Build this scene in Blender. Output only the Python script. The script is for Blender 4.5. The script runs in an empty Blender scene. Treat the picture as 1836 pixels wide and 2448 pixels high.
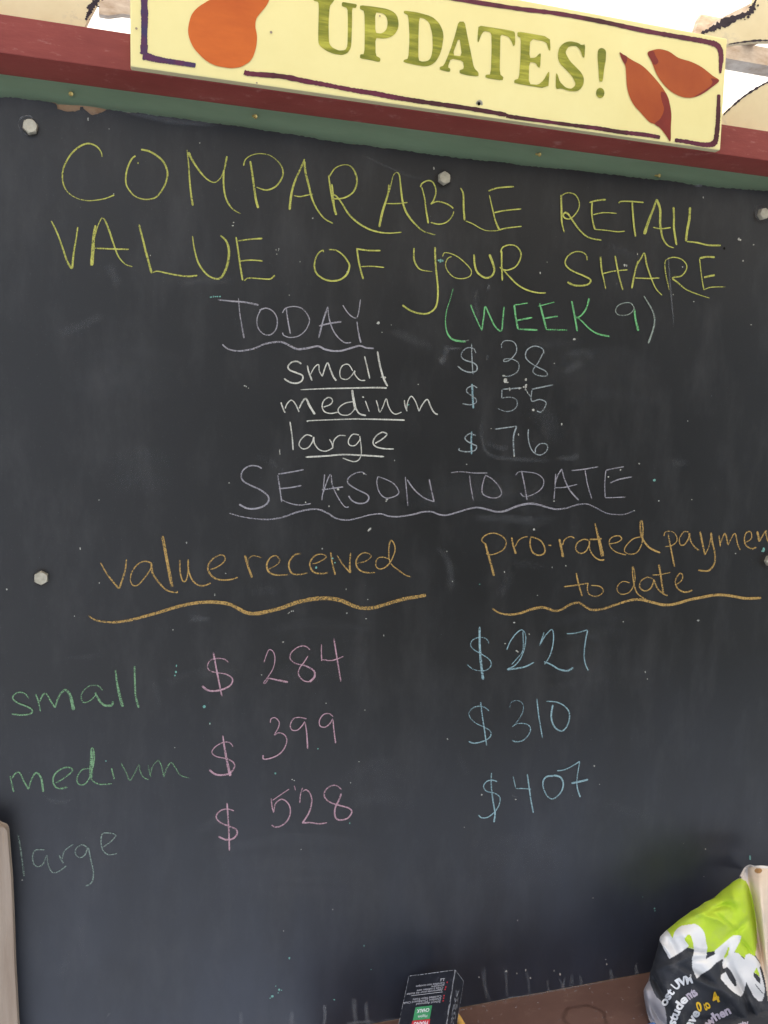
import bpy, bmesh, math, random
from mathutils import Vector, Matrix
from mathutils.geometry import tessellate_polygon
R = math.radians
random.seed(7)
sc = bpy.context.scene
C = sc.collection

# ------------------------------------------------------------------ camera
F = 1900.0                                   # focal length in photo pixels (photo 1836 x 2448)
CAM = Vector((0.0, -1.15, 1.5))
AX = Vector((0.96186245, -0.0041745, 0.27350174))      # world x seen by the camera (right, down, forward)
AZ = Vector((0.02396812, -0.99475134, -0.09947513))
AY = Vector((-0.27248148, -0.10223672, 0.9567139))
cd = bpy.data.cameras.new('camera'); cam = bpy.data.objects.new('camera', cd); C.objects.link(cam)
right = Vector((AX[0], AY[0], AZ[0])); down = Vector((AX[1], AY[1], AZ[1])); fwd = Vector((AX[2], AY[2], AZ[2]))
m = Matrix((right, -down, -fwd)).transposed().to_4x4(); m.translation = CAM
cam.matrix_world = m
cd.sensor_fit = 'VERTICAL'; cd.sensor_height = 24.0; cd.lens = 24.0*F/2448.0
cd.clip_start = 0.01; cd.clip_end = 500
sc.camera = cam

def at(px, py, y=0.0):
    """point where the line of sight of a photo pixel meets the upright plane at depth y"""
    d = right*(px-918) + down*(py-1224) + fwd*F
    return CAM + d*((y-CAM.y)/d.y)

# ------------------------------------------------------------------ light
SUN_EL, SUN_AZ = 68.0, 205.0                 # sun high behind the photographer; the stand is shaded by its roof
w = bpy.data.worlds.new('World'); sc.world = w; w.use_nodes = True
wn = w.node_tree.nodes; bg = wn['Background']
sky = wn.new('ShaderNodeTexSky'); sky.sky_type = 'NISHITA'; sky.sun_disc = False
sky.sun_elevation = R(SUN_EL); sky.sun_rotation = R(SUN_AZ); sky.dust_density = 3.2; sky.air_density = 1.0
w.node_tree.links.new(sky.outputs[0], bg.inputs[0]); bg.inputs[1].default_value = 0.15
sd = bpy.data.lights.new('sun', 'SUN'); sd.energy = 4.5; sd.angle = R(0.5); sd.color = (1, .96, .9)
so = bpy.data.objects.new('sun', sd); C.objects.link(so)
sv = Vector((math.sin(R(SUN_AZ))*math.cos(R(SUN_EL)), math.cos(R(SUN_AZ))*math.cos(R(SUN_EL)), math.sin(R(SUN_EL))))
so.rotation_euler = sv.to_track_quat('Z', 'Y').to_euler()
sc.view_settings.view_transform = 'Standard'; sc.view_settings.look = 'None'
sc.view_settings.exposure = 1.0; sc.view_settings.gamma = 1.0

# ------------------------------------------------------------------ materials
def mat(name, col, rough=.7, spec=.3, metal=0.0):
    mt = bpy.data.materials.new(name); mt.use_nodes = True
    b = mt.node_tree.nodes['Principled BSDF']
    b.inputs['Base Color'].default_value = (*col, 1); b.inputs['Roughness'].default_value = rough
    b.inputs['Specular IOR Level'].default_value = spec; b.inputs['Metallic'].default_value = metal
    return mt
def N(mt, kind, **kw):
    n = mt.node_tree.nodes.new(kind)
    for k, v in kw.items():
        if hasattr(n, k): setattr(n, k, v)
        else: n.inputs[k].default_value = v
    return n
def L(mt, a, b): mt.node_tree.links.new(a, b)
def coords(mt, scale=(1, 1, 1)):
    tc = N(mt, 'ShaderNodeTexCoord'); mp = N(mt, 'ShaderNodeMapping'); mp.inputs['Scale'].default_value = scale
    L(mt, tc.outputs['Object'], mp.inputs[0]); return mp.outputs[0]
def noise(mt, scale, detail=4, rough=.6, stretch=(1, 1, 1)):
    n = N(mt, 'ShaderNodeTexNoise'); n.inputs['Scale'].default_value = scale
    n.inputs['Detail'].default_value = detail; n.inputs['Roughness'].default_value = rough
    L(mt, coords(mt, stretch), n.inputs['Vector']); return n.outputs[0]
def ramp(mt, src, stops):
    r = N(mt, 'ShaderNodeValToRGB'); e = r.color_ramp.elements
    while len(e) < len(stops): e.new(.5)
    for q, (p, c) in zip(e, stops): q.position = p; q.color = (*c, 1) if len(c) == 3 else c
    L(mt, src, r.inputs[0]); return r.outputs[0]
def mix(mt, fac, a, b, mode='MIX'):
    x = N(mt, 'ShaderNodeMix'); x.data_type = 'RGBA'; x.blend_type = mode
    for s, v in ((0, fac), (6, a), (7, b)):
        if isinstance(v, (int, float)): x.inputs[s].default_value = v
        elif isinstance(v, tuple): x.inputs[s].default_value = (*v, 1)
        else: L(mt, v, x.inputs[s])
    return x.outputs[2]
def bump(mt, src, strength=.2, dist=.001):
    b = N(mt, 'ShaderNodeBump'); b.inputs['Strength'].default_value = strength; b.inputs['Distance'].default_value = dist
    L(mt, src, b.inputs['Height']); L(mt, b.outputs[0], mt.node_tree.nodes['Principled BSDF'].inputs['Normal'])
def base(mt, src): L(mt, src, mt.node_tree.nodes['Principled BSDF'].inputs['Base Color'])
def mottled(name, c1, c2, scale=8, rough=.7, spec=.3, stretch=(1, 1, 1), b=.2, bs=200, dist=.0006, grime=None):
    mt = mat(name, c1, rough, spec)
    col = ramp(mt, noise(mt, scale, 6, .65, stretch), [(.3, c1), (.7, c2)])
    if grime:
        g = ramp(mt, noise(mt, scale*4, 8, .75, stretch), [(.58, (0, 0, 0)), (.72, (1, 1, 1))])
        col = mix(mt, g, col, grime)
    base(mt, col)
    if b: bump(mt, noise(mt, bs, 4, .6, stretch), b, dist)
    return mt

M = {}
# black board paint: dark, faintly rubbed with chalk dust, low sheen
bp = M['board'] = mat('board_paint', (.03, .03, .032), .42, .54)
n1 = noise(bp, 2.2, 4, .6, (1, 1, .6)); n2 = noise(bp, 14, 5, .7, (1, 1, .35)); n3 = noise(bp, 520, 2, .5)
c1 = ramp(bp, n1, [(.32, (.0074, .0060, .0052)), (.55, (.0088, .0070, .0056)), (.72, (.0125, .0102, .0076))])
c2 = mix(bp, ramp(bp, n2, [(.48, (0, 0, 0)), (.82, (.34, .34, .34))]), c1, (.075, .070, .066))
c3 = mix(bp, ramp(bp, n3, [(.66, (0, 0, 0)), (.8, (.45, .45, .45))]), c2, (.12, .12, .12))
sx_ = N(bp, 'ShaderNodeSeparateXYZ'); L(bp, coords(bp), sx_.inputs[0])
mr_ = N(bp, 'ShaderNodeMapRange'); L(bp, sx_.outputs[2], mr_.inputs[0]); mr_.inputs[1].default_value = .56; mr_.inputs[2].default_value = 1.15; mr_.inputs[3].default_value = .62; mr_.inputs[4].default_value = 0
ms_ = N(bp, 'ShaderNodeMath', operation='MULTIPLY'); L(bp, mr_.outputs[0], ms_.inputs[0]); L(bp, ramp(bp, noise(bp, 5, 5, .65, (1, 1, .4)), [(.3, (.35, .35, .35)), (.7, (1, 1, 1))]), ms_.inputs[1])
c3 = mix(bp, ms_.outputs[0], c3, (.048, .057, .084))     # bluish light along the foot of the board, painted into its colour
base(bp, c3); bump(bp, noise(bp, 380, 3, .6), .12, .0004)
L(bp, ramp(bp, noise(bp, 9, 5, .7), [(.3, (.40, .40, .40)), (.7, (.50, .50, .50))]), bp.node_tree.nodes['Principled BSDF'].inputs['Roughness'])
M['core'] = mottled('raw_hardboard', (.23, .13, .07), (.36, .24, .14), 60, .9, .1)
M['green'] = mottled('green_paint', (.145, .215, .125), (.18, .26, .155), 5, .5, .35, (1, 1, 6), .25, 90, .0008, None)
M['red'] = mottled('red_paint', (.18, .029, .023), (.25, .048, .038), 9, .55, .3, (1, 1, 4), .35, 90, .001, (.33, .14, .12))
M['sign'] = mottled('cream_sign_paint', (.76, .65, .28), (.81, .71, .33), 7, .45, .35, (1, 1, 1), .1, 60)
M['sign_edge'] = mottled('sign_edge_wood', (.42, .35, .20), (.5, .42, .24), 40, .8, .1, (.1, 1, 1))
M['cream'] = mottled('cream_cutout_paint', (.66, .54, .32), (.78, .68, .44), 7, .6, .3, (1, 1, 1), .1, 60, .0005, (.55, .47, .33))
M['letter'] = mottled('olive_letter_paint', (.20, .205, .016), (.40, .375, .042), 30, .5, .3, (.35, 1, 2.4), .2, 80)
lp = M['letter']; base(lp, ramp(lp, noise(lp, 30, 6, .7, (.3, 1, 2.6)), [(.36, (.13, .145, .012)), (.5, (.24, .235, .02)), (.64, (.44, .41, .05))]))
M['orange'] = mottled('orange_gourd_paint', (.46, .085, .010), (.58, .125, .016), 22, .5, .3, (.5, 1, 1.5), .2, 90)
M['leaf'] = mottled('orange_leaf_paint', (.31, .05, .009), (.39, .078, .014), 18, .5, .3, (1, 1, 1), .2, 90)
M['leafdark'] = mottled('dark_red_leaf_paint', (.15, .013, .010), (.22, .022, .012), 24, .5, .3)
bd = M['border'] = mat('plum_border_paint', (.1, .02, .03), .5, .3)
base(bd, ramp(bd, noise(bd, 8, 3, .6), [(.38, (.045, .010, .018)), (.5, (.115, .014, .036)), (.6, (.055, .010, .014))]))
bi = M['indigo'] = mat('indigo_border_paint', (.1, .02, .03), .5, .3)
base(bi, ramp(bi, noise(bi, 30, 3, .6), [(.42, (.035, .026, .085)), (.6, (.09, .02, .065))]))
M['edgepaint'] = mottled('dark_edge_paint', (.02, .015, .02), (.05, .035, .05), 30, .6, .2)
M['bolt'] = mottled('galvanised_bolt', (.34, .30, .22), (.50, .45, .34), 160, .38, .5, (1, 1, 1), .3, 300)
M['bolt'].node_tree.nodes['Principled BSDF'].inputs['Metallic'].default_value = .45
M['brass'] = mat('brass_screw', (.55, .42, .14), .4, .5, .6)
M['hole'] = mat('dark_hole', (.01, .008, .006), .9, .1)
M['post'] = mottled('weathered_pine', (.27, .20, .145), (.36, .285, .22), 14, .75, .2, (6, 6, .5), .4, 120, .001, (.32, .22, .14))
lg = M['ledge'] = mottled('brown_ledge_paint', (.10, .052, .040), (.145, .08, .06), 10, .42, .45, (.5, 1, 1), .25, 120, .0008, (.20, .13, .095))
M['corr'] = mottled('corrugated_roof_metal', (.42, .40, .38), (.75, .73, .70), 6, .45, .4, (.25, 4, 1), 0)
M['soffit'] = mottled('bleached_roof_boards', (.42, .30, .21), (.74, .64, .53), 5, .8, .2, (3, 3, 8), .2, 60)
M['gravel'] = mottled('grey_gravel', (.27, .30, .35), (.38, .42, .48), 6, .9, .1, (1, 1, 1), .6, 60, .02)
M['wood'] = mottled('frame_lumber', (.07, .14, .08), (.09, .18, .1), 9, .7, .2)
M['boxblack'] = mottled('black_carton', (.012, .013, .017), (.022, .023, .03), 30, .28, .5, (1, 1, 1), .15, 60, .0006, (.06, .06, .07))
M['boxscuff'] = mottled('scuffed_carton_edge', (.25, .26, .28), (.45, .46, .48), 200, .8, .2)
M['lining'] = mottled('cotton_lining', (.34, .32, .33), (.4, .38, .38), 40, .85, .2)
M['dullwhite'] = mat('rubbed_white_print', (.42, .42, .44), .6, .3)
M['white'] = mat('white_print', (.75, .75, .75), .6, .3)
M['greyprint'] = mat('grey_print', (.30, .28, .31), .6, .3)
M['redprint'] = mat('red_print', (.55, .04, .05), .5, .3)
M['greenprint'] = mottled('green_print', (.05, .26, .10), (.07, .32, .14), 60, .5, .3)
M['yellowprint'] = mat('yellow_print', (.80, .50, .03), .6, .3)
M['lilacprint'] = mat('faded_lilac_print', (.50, .44, .50), .6, .3)
M['yellowchalk'] = mottled('yellow_chalk', (.72, .38, .08), (.8, .5, .15), 60, .9, .1)
M['bluechalk'] = mottled('blue_chalk', (.08, .16, .38), (.12, .22, .45), 60, .9, .1)

def chalk(name, col, soft=False):
    mt = bpy.data.materials.new(name); mt.use_nodes = True; nt = mt.node_tree
    b = nt.nodes['Principled BSDF']; b.inputs['Base Color'].default_value = (*col, 1)
    b.inputs['Roughness'].default_value = .95; b.inputs['Specular IOR Level'].default_value = .1
    at_ = N(mt, 'ShaderNodeAttribute', attribute_name='press')
    nz = noise(mt, 60 if soft else 520, 5 if soft else 4, .75)
    ml = N(mt, 'ShaderNodeMath', operation='MULTIPLY_ADD'); L(mt, nz, ml.inputs[0]); ml.inputs[1].default_value = 1.9 if not soft else .9; ml.inputs[2].default_value = -.95 if not soft else .05
    ad = N(mt, 'ShaderNodeMath', operation='MULTIPLY' if soft else 'ADD', use_clamp=True); L(mt, ml.outputs[0], ad.inputs[0]); L(mt, at_.outputs['Fac'], ad.inputs[1])
    L(mt, ad.outputs[0], b.inputs['Alpha'])
    return mt
CH = {'yellow': (.53, .51, .12), 'lavender': (.37, .34, .355), 'green': (.19, .50, .20), 'greygreen': (.33, .37, .31),
      'white': (.62, .59, .50), 'bluegrey': (.38, .41, .40), 'blue': (.34, .50, .52), 'orange': (.55, .34, .11), 'pink': (.60, .36, .40),
      'dimgreen': (.22, .38, .20), 'dimgrey': (.24, .30, .25), 'mint': (.22, .46, .38)}
CM = {k: chalk('%s_chalk_mark' % k, v) for k, v in CH.items()}
CM['dust'] = chalk('rubbed_chalk_dust', (.42, .42, .42), True)

CM['grime'] = chalk('brown_bolt_ring', (.06, .035, .02), True)  # soft brown for the rings round the bolts

# ------------------------------------------------------------------ mesh helpers
def new(name, verts, faces, mtl, parent=None, smooth=False, uvs=None):
    me = bpy.data.meshes.new(name); me.from_pydata([tuple(v) for v in verts], [], faces); me.update()
    for k in (mtl if isinstance(mtl, list) else [mtl]): me.materials.append(k)
    if smooth: me.polygons.foreach_set('use_smooth', [True]*len(me.polygons))
    o = bpy.data.objects.new(name, me); C.objects.link(o)
    if parent: o.parent = parent
    return o
def tag(o, label=None, cat=None, group=None, kind=None):
    for k, v in (('label', label), ('category', cat), ('group', group), ('kind', kind)):
        if v: o[k] = v
    return o
def empty(name, loc=(0, 0, 0)):
    o = bpy.data.objects.new(name, None); o.empty_display_size = .05; C.objects.link(o); o.location = loc
    return o
def adopt(child, parent):
    child.parent = parent; child.matrix_parent_inverse = Matrix.Translation(-parent.location)
    return child
def part(name, verts, faces, mtl, root, label=None, smooth=False):
    o = new(name, verts, faces, mtl, None, smooth); adopt(o, root)
    if label: o['label'] = label
    return o
def boxmesh(x0, x1, y0, y1, z0, z1, bev=0.0):
    bm = bmesh.new(); bmesh.ops.create_cube(bm, size=1)
    for v in bm.verts: v.co = Vector(((x0+x1)/2+v.co.x*(x1-x0), (y0+y1)/2+v.co.y*(y1-y0), (z0+z1)/2+v.co.z*(z1-z0)))
    if bev: bmesh.ops.bevel(bm, geom=bm.edges[:], offset=bev, segments=2, affect='EDGES', profile=.5)
    bm.verts.index_update()
    r = [v.co.copy() for v in bm.verts], [[v.index for v in f.verts] for f in bm.faces]; bm.free(); return r
def prism(pts, back):
    """pts: 3D outline; back: vector to the rear copy"""
    n = len(pts); tris = tessellate_polygon([pts])
    vs = list(pts) + [p+back for p in pts]
    fs = [list(t) for t in tris] + [[a+n for a in reversed(t)] for t in tris]
    fs += [[i, (i+1) % n, (i+1) % n+n, i+n] for i in range(n)]
    return vs, fs
def catmull(p, per=6, closed=False):
    if len(p) < 3: 
        a, b = p; return [tuple(a[i]+(b[i]-a[i])*t/8 for i in range(len(a))) for t in range(9)]
    q = [p[0]] + list(p) + [p[-1]]
    if closed: q = [p[-1]] + list(p) + [p[0], p[1]]
    out = []
    for i in range(1, len(q)-2):
        for s in range(per):
            t = s/per
            out.append(tuple(.5*((2*q[i][k])+(-q[i-1][k]+q[i+1][k])*t+(2*q[i-1][k]-5*q[i][k]+4*q[i+1][k]-q[i+2][k])*t*t+(-q[i-1][k]+3*q[i][k]-3*q[i+1][k]+q[i+2][k])*t**3) for k in range(len(p[0]))))
    if not closed: out.append(tuple(p[-1]))
    return out
def pts(s, ox=0, oy=0, k=1.0):
    return [(ox+float(a.split(',')[0])/k, oy+float(a.split(',')[1])/k) for a in s.split()]

zoff = [0]
def ribbon(V, Fc, P, line, widths, press, y0, jit=.08, across=2, per=6, wscale=1.0):
    """flat stroke lying on the upright plane just in front of y0; widths in photo pixels"""
    c = catmull(line, per); n = len(c); k0 = len(V)
    zoff[0] = (zoff[0]+1) % 37
    yb = y0 - .0005 - zoff[0]*.00003
    jr = [random.uniform(-1, 1) for _ in range(n)]
    W = []
    for i in range(n):
        t = i/(n-1)*(len(widths)-1); a = int(min(t, len(widths)-2)) if len(widths) > 1 else 0
        wv = widths[0] if len(widths) == 1 else widths[a]+(widths[a+1]-widths[a])*(t-a)
        if i in (0, n-1): wv *= .6
        W.append(wv*wscale*(1+jit*jr[i]))
    for i in range(n):
        a = c[max(i-1, 0)]; b = c[min(i+1, n-1)]
        dx, dy = b[0]-a[0], b[1]-a[1]; l = math.hypot(dx, dy) or 1; nx, ny = -dy/l, dx/l
        t = i/(n-1)
        pr = press*(1+.22*math.sin(t*7.0+zoff[0])*random.uniform(.4, 1))
        pr *= min(1, .72+.28*W[i]/max(W)) if across == 2 else 1
        for j in range(across):
            u = (j/(across-1)-.5)*W[i]
            V.append(at(c[i][0]+nx*u, c[i][1]+ny*u, yb - .00002*t))
            if across == 2: P.append(pr)
            else: P.append(press*math.cos((j/(across-1)-.5)*math.pi)**1.2*min(1, 4*t+.05, 4*(1-t)+.05))
    for i in range(n-1):
        for j in range(across-1):
            a = k0+i*across+j; Fc.append([a, a+1, a+across+1, a+across])
def stroke_obj(name, V, Fc, P, mtl, root, label=None):
    o = part(name, V, Fc, mtl, root, label)
    at_ = o.data.attributes.new('press', 'FLOAT', 'POINT'); at_.data.foreach_set('value', P)
    return o
def word(label, colour, ox, oy, text, press=.78, scale=3.0, y0=0.0, ws=.92):
    """strokes that touch or nearly touch form one letter, each letter its own part"""
    items = []
    for s in text.strip().split('\n'):
        s = s.strip()
        if not s: continue
        wd, pp = s.split('|'); pr = press-.01
        if '@' in wd: wd, q = wd.split('@'); pr = press*float(q)
        line = pts(pp, ox, oy, scale); items.append((line, [float(q)/scale for q in wd.split('-')], pr, catmull(line, 4)))
    grp = list(range(len(items)))
    for a in range(len(items)):
        for b in range(a):
            d = min((p[0]-q[0])**2+(p[1]-q[1])**2 for p in items[a][3] for q in items[b][3])
            if d < 36:
                ga, gb = grp[a], grp[b]; grp = [gb if g_ == ga else g_ for g_ in grp]
    for g_ in sorted(set(grp)):
        V, Fc, P = [], [], []
        for k, (line, wd, pr, _) in enumerate(items):
            if grp[k] == g_: ribbon(V, Fc, P, line, wd, pr, y0, wscale=ws)
        stroke_obj('chalk_letter', V, Fc, P, CM[colour], board, 'part of the '+label)

# ------------------------------------------------------------------ setting
gz = 0.0
lw = new('added_lawn', [(.35, -14, .004), (7.9, -14, .004), (7.9, -1.55, .004), (2.0, -1.75, .004), (.35, -1.9, .004)], [[0, 1, 2, 3, 4]], mottled('added_lawn_grass', (.035, .045, .02), (.06, .07, .035), 9, .9, .1)); tag(lw, kind='structure')  # unseen dark ground patch added to dim what the board reflects
g = new('ground', [(-60, -60, gz), (60, -60, gz), (60, 60, gz), (-60, 60, gz)], [[0, 1, 2, 3]], M['gravel']); tag(g, kind='structure')

# unseen dark foliage added behind the camera to darken the board reflections
vh, fh = [], []
rh = random.Random(3)
def leafy(cx, cy, cz, r):
    for _ in range(int(260*r*r)):
        a, b = rh.uniform(0, 6.283), rh.uniform(-1, 1); q = r*rh.uniform(.75, 1.05); s_ = math.sqrt(1-b*b)
        p = Vector((cx+q*s_*math.cos(a), cy+q*s_*math.sin(a), max(.03, cz+q*b*.8))); k = len(vh); e = [Vector((rh.uniform(-1, 1), rh.uniform(-1, 1), rh.uniform(-1, 1)))*.11 for _ in range(3)]
        vh.extend([p+e[0], p+e[1], p+e[2]]); fh.append([k, k+1, k+2])
for i in range(15):
    for zc in (.7, 1.9, 3.0, 4.1, 5.1): leafy(.70+i*.42+rh.uniform(-.2, .2), -5.2-.12*i+rh.uniform(-.3, .3), zc, rh.uniform(.8, 1.05))
M['added_hedge'] = mottled('added_hedge_leaf', (.03, .06, .02), (.06, .10, .03), 3, .6, .3, (1, 1, 1), 0)
hd = new('added_hedge', vh, fh, M['added_hedge']); tag(hd, kind='stuff', label='unseen dark leafy screen added to darken reflections in the chalkboard', cat='added_hedge')

# ------------------------------------------------------------------ the chalkboard
ZL = .5465                                     # top of the ledge
XL, XR = -.36, 1.32
board = empty('chalkboard', (.48, 0, ZL))
tag(board, 'large black chalkboard covered with coloured handwriting under the red beam', 'chalkboard')
# black paint film with its ragged top edge
top = pts('-240,145 -120,152 0,158 60,157 120,163 180,172 250,180 310,186 370,195 398,205 408,214 412,240 440,250 470,258 520,260 555,255 572,250 575,226 595,228 600,240 625,262 650,280 665,284 700,276 730,265 752,254 765,245 790,246', 0, 180, 3)
top += pts('850,255 930,268 990,270 1110,290 1210,298 1300,310 1400,328 1500,340 1659,358', 0, 180, 3)
top += pts('60,843 150,855 270,872 380,890 470,908 560,920 660,934 760,945 880,962 1000,975 1100,992 1200,1005 1300,1018 1400,1030 1530,1043 1659,1055', 600, 0, 2.711)
top += pts('60,1071 130,1080 200,1085 300,1094 400,1100 500,1114 600,1125 700,1139 800,1150 900,1161 1000,1170 1075,1180 1150,1196 1220,1200 1300,1212 1400,1220 1659,1238 1900,1262', 1224, 0, 2.711)
film = []
for i in range(len(top)-1):
    a, b = top[i], top[i+1]; n = max(1, int((b[0]-a[0])/5))
    for s in range(n):
        t = s/n; film.append(at(a[0]+(b[0]-a[0])*t, a[1]+(b[1]-a[1])*t+random.uniform(-1.3, 1.1), 0))
film = [p for p in film if XL < p.x < XR]
film = [Vector((XL, 0, film[0].z))] + film + [Vector((XR, 0, film[-1].z))]
poly = film + [Vector((XR, 0, ZL+.002)), Vector((XL, 0, ZL+.002))]
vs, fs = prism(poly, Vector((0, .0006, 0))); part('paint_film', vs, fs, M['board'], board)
ca_, cb_ = at(133, 0, 0).x, at(257, 0, 0).x
core = [Vector((p.x, .0008, p.z-(.0006 if random.random() < .93 else -.0006))) for p in film if not ca_-.02 < p.x < cb_+.02]
ins = next(i for i, p in enumerate(core) if p.x > cb_)
chip = [Vector((q.x, .0008, q.z)) for q in (at(132, 245), at(137, 249), at(150, 249.5), at(165, 250.5), at(190, 251.5), at(205, 253), at(222, 255), at(240, 258), at(257, 262))]
core = core[:ins]+chip+core[ins:] + [Vector((XR, .0008, ZL)), Vector((XL, .0008, ZL))]
vs, fs = prism(core, Vector((0, .0066, 0))); part('panel', vs, fs, M['core'], board, 'raw brown hardboard showing where the black paint has chipped')

# --- the handwriting
word('yellow chalk word COMPARABLE', 'yellow', 100, 320, '''
6-14-12-5-10|432,165 425,130 395,92 350,71 310,73 260,98 210,145 170,210 150,270 150,340 170,395 205,435 260,465 330,479 400,474 460,462 520,438
14-14-12-8-12-12|712,112 770,125 830,160 875,205 900,270 895,330 870,390 825,450 780,467 725,468 665,445 625,400 605,360 603,300 618,235 645,180 672,158
6|690,203 690,216
8-16|1042,115 1053,220 1060,330 1070,430 1083,515
20-14-8-8-16|1052,132 1080,190 1130,265 1185,325 1240,348 1285,310 1310,250 1328,160
14-12-12-4|1305,260 1303,340 1310,420 1330,485 1370,540 1425,572
10-6-6-12-12-8|1447,228 1460,185 1500,155 1560,142 1630,152 1685,190 1720,235 1730,285 1715,330 1680,375 1630,400 1590,400 1540,382
14-18|1495,195 1510,290 1522,380 1535,470 1552,532
12-18|1885,180 1855,250 1815,340 1790,430 1777,545
16-16-10-10|1883,195 1892,280 1915,370 1940,470 1980,550 2030,610 2088,642
8-10|1808,442 1850,450 1900,440 1945,432
10-16|2057,295 2065,360 2080,450 2095,520 2112,582
12|2080,360 2090,450 2100,560
10-6-14-12-10|2060,310 2100,250 2150,225 2200,225 2235,255 2257,310 2258,360 2235,415 2190,450 2140,465 2095,465
10-14-8|2075,430 2110,445 2150,495 2200,575 2270,640 2350,685 2430,707 2500,712 2580,705
12-18|2488,365 2485,420 2465,490 2440,570 2420,668
8-6-14-14-5|2490,420 2505,360 2520,300 2545,277 2565,300 2575,390 2585,470 2600,530 2630,590 2680,650 2740,700 2825,724
7-10|2470,500 2550,500 2622,492
10|2715,382 2728,355 2770,335 2805,348 2825,395 2825,430 2810,475 2790,505
8-14|2725,382 2745,460 2755,540 2772,642
10|2790,502 2840,485 2900,500 2935,520 2950,535
8-10|2955,555 2940,595 2900,635 2845,648 2790,635
10-16|3002,388 3022,430 3025,520 3032,620
8-6|3040,625 3090,645 3150,680 3200,695 3280,693
10-12|3203,410 3270,388 3385,378
8-14|3210,440 3235,550 3255,630 3282,690
10|3245,565 3320,550 3438,538
12-8|3282,688 3340,675 3442,663''')
word('yellow chalk word RETAIL', 'yellow', 1283, 400, '''
14-14-8|175,197 178,300 180,390 198,467
8-8-14-10|178,205 205,187 240,183 280,200 305,250 300,300 265,350 235,370 205,365 190,345 205,325 230,340 260,385 300,440 350,490 400,512 465,522
10-14|377,253 430,238 497,232
12|398,250 395,330 405,400 418,445
8|405,340 480,325 572,330
8|418,445 500,452 580,462 632,458
8-12|588,258 605,245 680,245 768,252
12-14|685,250 690,330 698,420 708,497
10-24|860,228 840,290 805,380 772,480
18-16-6|860,230 885,300 885,400 890,440 905,510 940,560 985,578
8-10|835,430 890,440 962,432
15|982,285 985,360 985,440 1003,557
18|1100,287 1095,370 1080,450 1070,530
10-14|1075,532 1150,540 1230,558 1320,560''', .82)
word('yellow chalk word VALUE', 'yellow', 100, 320, '''
10-16|68,625 110,710 150,820 180,910 215,968
10-16|258,668 245,760 228,860 218,965
16-24-26|385,655 372,740 365,850 358,945
8-8-14-10-5|380,740 400,665 430,605 455,625 485,700 515,790 550,880 600,935 650,952
10-12|380,820 500,825 625,828
12-18|697,650 725,760 750,860 788,1000
8-14|795,995 830,985 900,1000 980,1015 1050,1022 1115,1015
8-12-12-18-18-10|1080,733 1095,830 1125,930 1180,1005 1240,1038 1285,1030 1320,970 1340,890 1340,820 1320,765 1280,728
12-14|1393,740 1410,850 1425,960 1440,1050
8-14|1405,768 1500,755 1582,750
10|1425,912 1500,905 1585,912
8-12|1452,1055 1480,1035 1560,1038 1630,1042 1655,1030 1672,1013''', .72)
word('yellow chalk word OF', 'yellow', 600, 360, '''
8-14-12-8|558,710 610,715 660,750 700,805 705,840 685,890 640,925 580,935 520,920 470,880 455,830 465,770 490,730 515,715 520,728
14-12|760,700 770,780 785,850 805,922
12|760,705 840,716 928,717
8|790,832 870,830 955,838''')
word('yellow chalk word YOUR with a long tailed Y', 'yellow', 600, 360, '''
12-12-5|1170,698 1168,770 1185,820 1220,855 1300,868
14-14-12-14|1320,692 1322,780 1330,880 1340,980 1338,1070 1320,1130 1275,1165 1220,1170 1150,1150 1085,1108
7|1375,760 1385,735 1420,735 1480,760 1540,810 1580,860 1570,900 1520,918 1460,910 1415,870 1395,820 1410,775 1438,760
14-14-18|1600,745 1605,820 1625,875 1680,912 1725,900 1745,860 1735,810 1710,745
12|1798,720 1798,820 1803,932
10|1790,732 1805,695 1850,677 1900,685 1935,730 1930,780 1900,830 1850,855 1810,855 1785,836
8-12-10|1784,834 1810,855 1850,900 1910,960 1980,1000 2060,1020 2115,1020''')
word('yellow chalk word SHARE', 'yellow', 1283, 400, '''
8-14|362,668 355,630 320,607 270,608 225,635 205,675 215,710 260,745 330,775 385,805 375,835 330,848 265,845 220,822
14-8|458,640 465,730 480,800 495,873
12-10|562,635 580,730 595,800 618,880
9|475,762 550,745 652,735
10-14|728,670 705,750 682,868
10-12-6|725,690 750,650 773,617 790,700 820,790 855,870 900,918
10|705,793 800,797 882,793
8@.7|940,655 920,680 925,760 940,830 950,880
8-8-12-5|940,655 985,645 1040,660 1075,700 1070,740 1035,780 975,793 1010,825 1070,875 1140,905 1240,938
14|1170,652 1220,642 1278,645
8|1168,655 1180,760 1190,830 1200,880
14|1200,790 1240,780 1278,773
8-6|1200,878 1250,860 1352,857''', .74)
word('lavender chalk word TODAY above a wavy line', 'lavender', 480, 690, '''
10-14|122,80 220,90 320,98 415,118
6-12|270,65 280,180 295,270 310,355
10-8|420,155 470,140 520,165 548,220 540,290 500,330 450,325 410,280 403,220 420,170 440,140
8|585,175 610,140 670,128 730,145 770,195 778,240 750,300 700,340 640,350 595,335 587,315
10|612,135 625,230 643,325
12|912,130 880,220 845,355
8-10|912,135 920,210 945,290 985,350 1035,388 1080,385
12|848,268 920,250 1010,237
8|1018,118 1060,180 1110,212 1130,180 1145,78
8-14|1120,235 1130,310 1148,388
10-16-12|155,400 190,430 240,445 300,446 380,430 450,400 520,385 580,383 630,405 690,433 760,428 840,413 890,435 950,447 1010,445 1080,425 1140,410 1190,425 1242,428''', .74)
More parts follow.
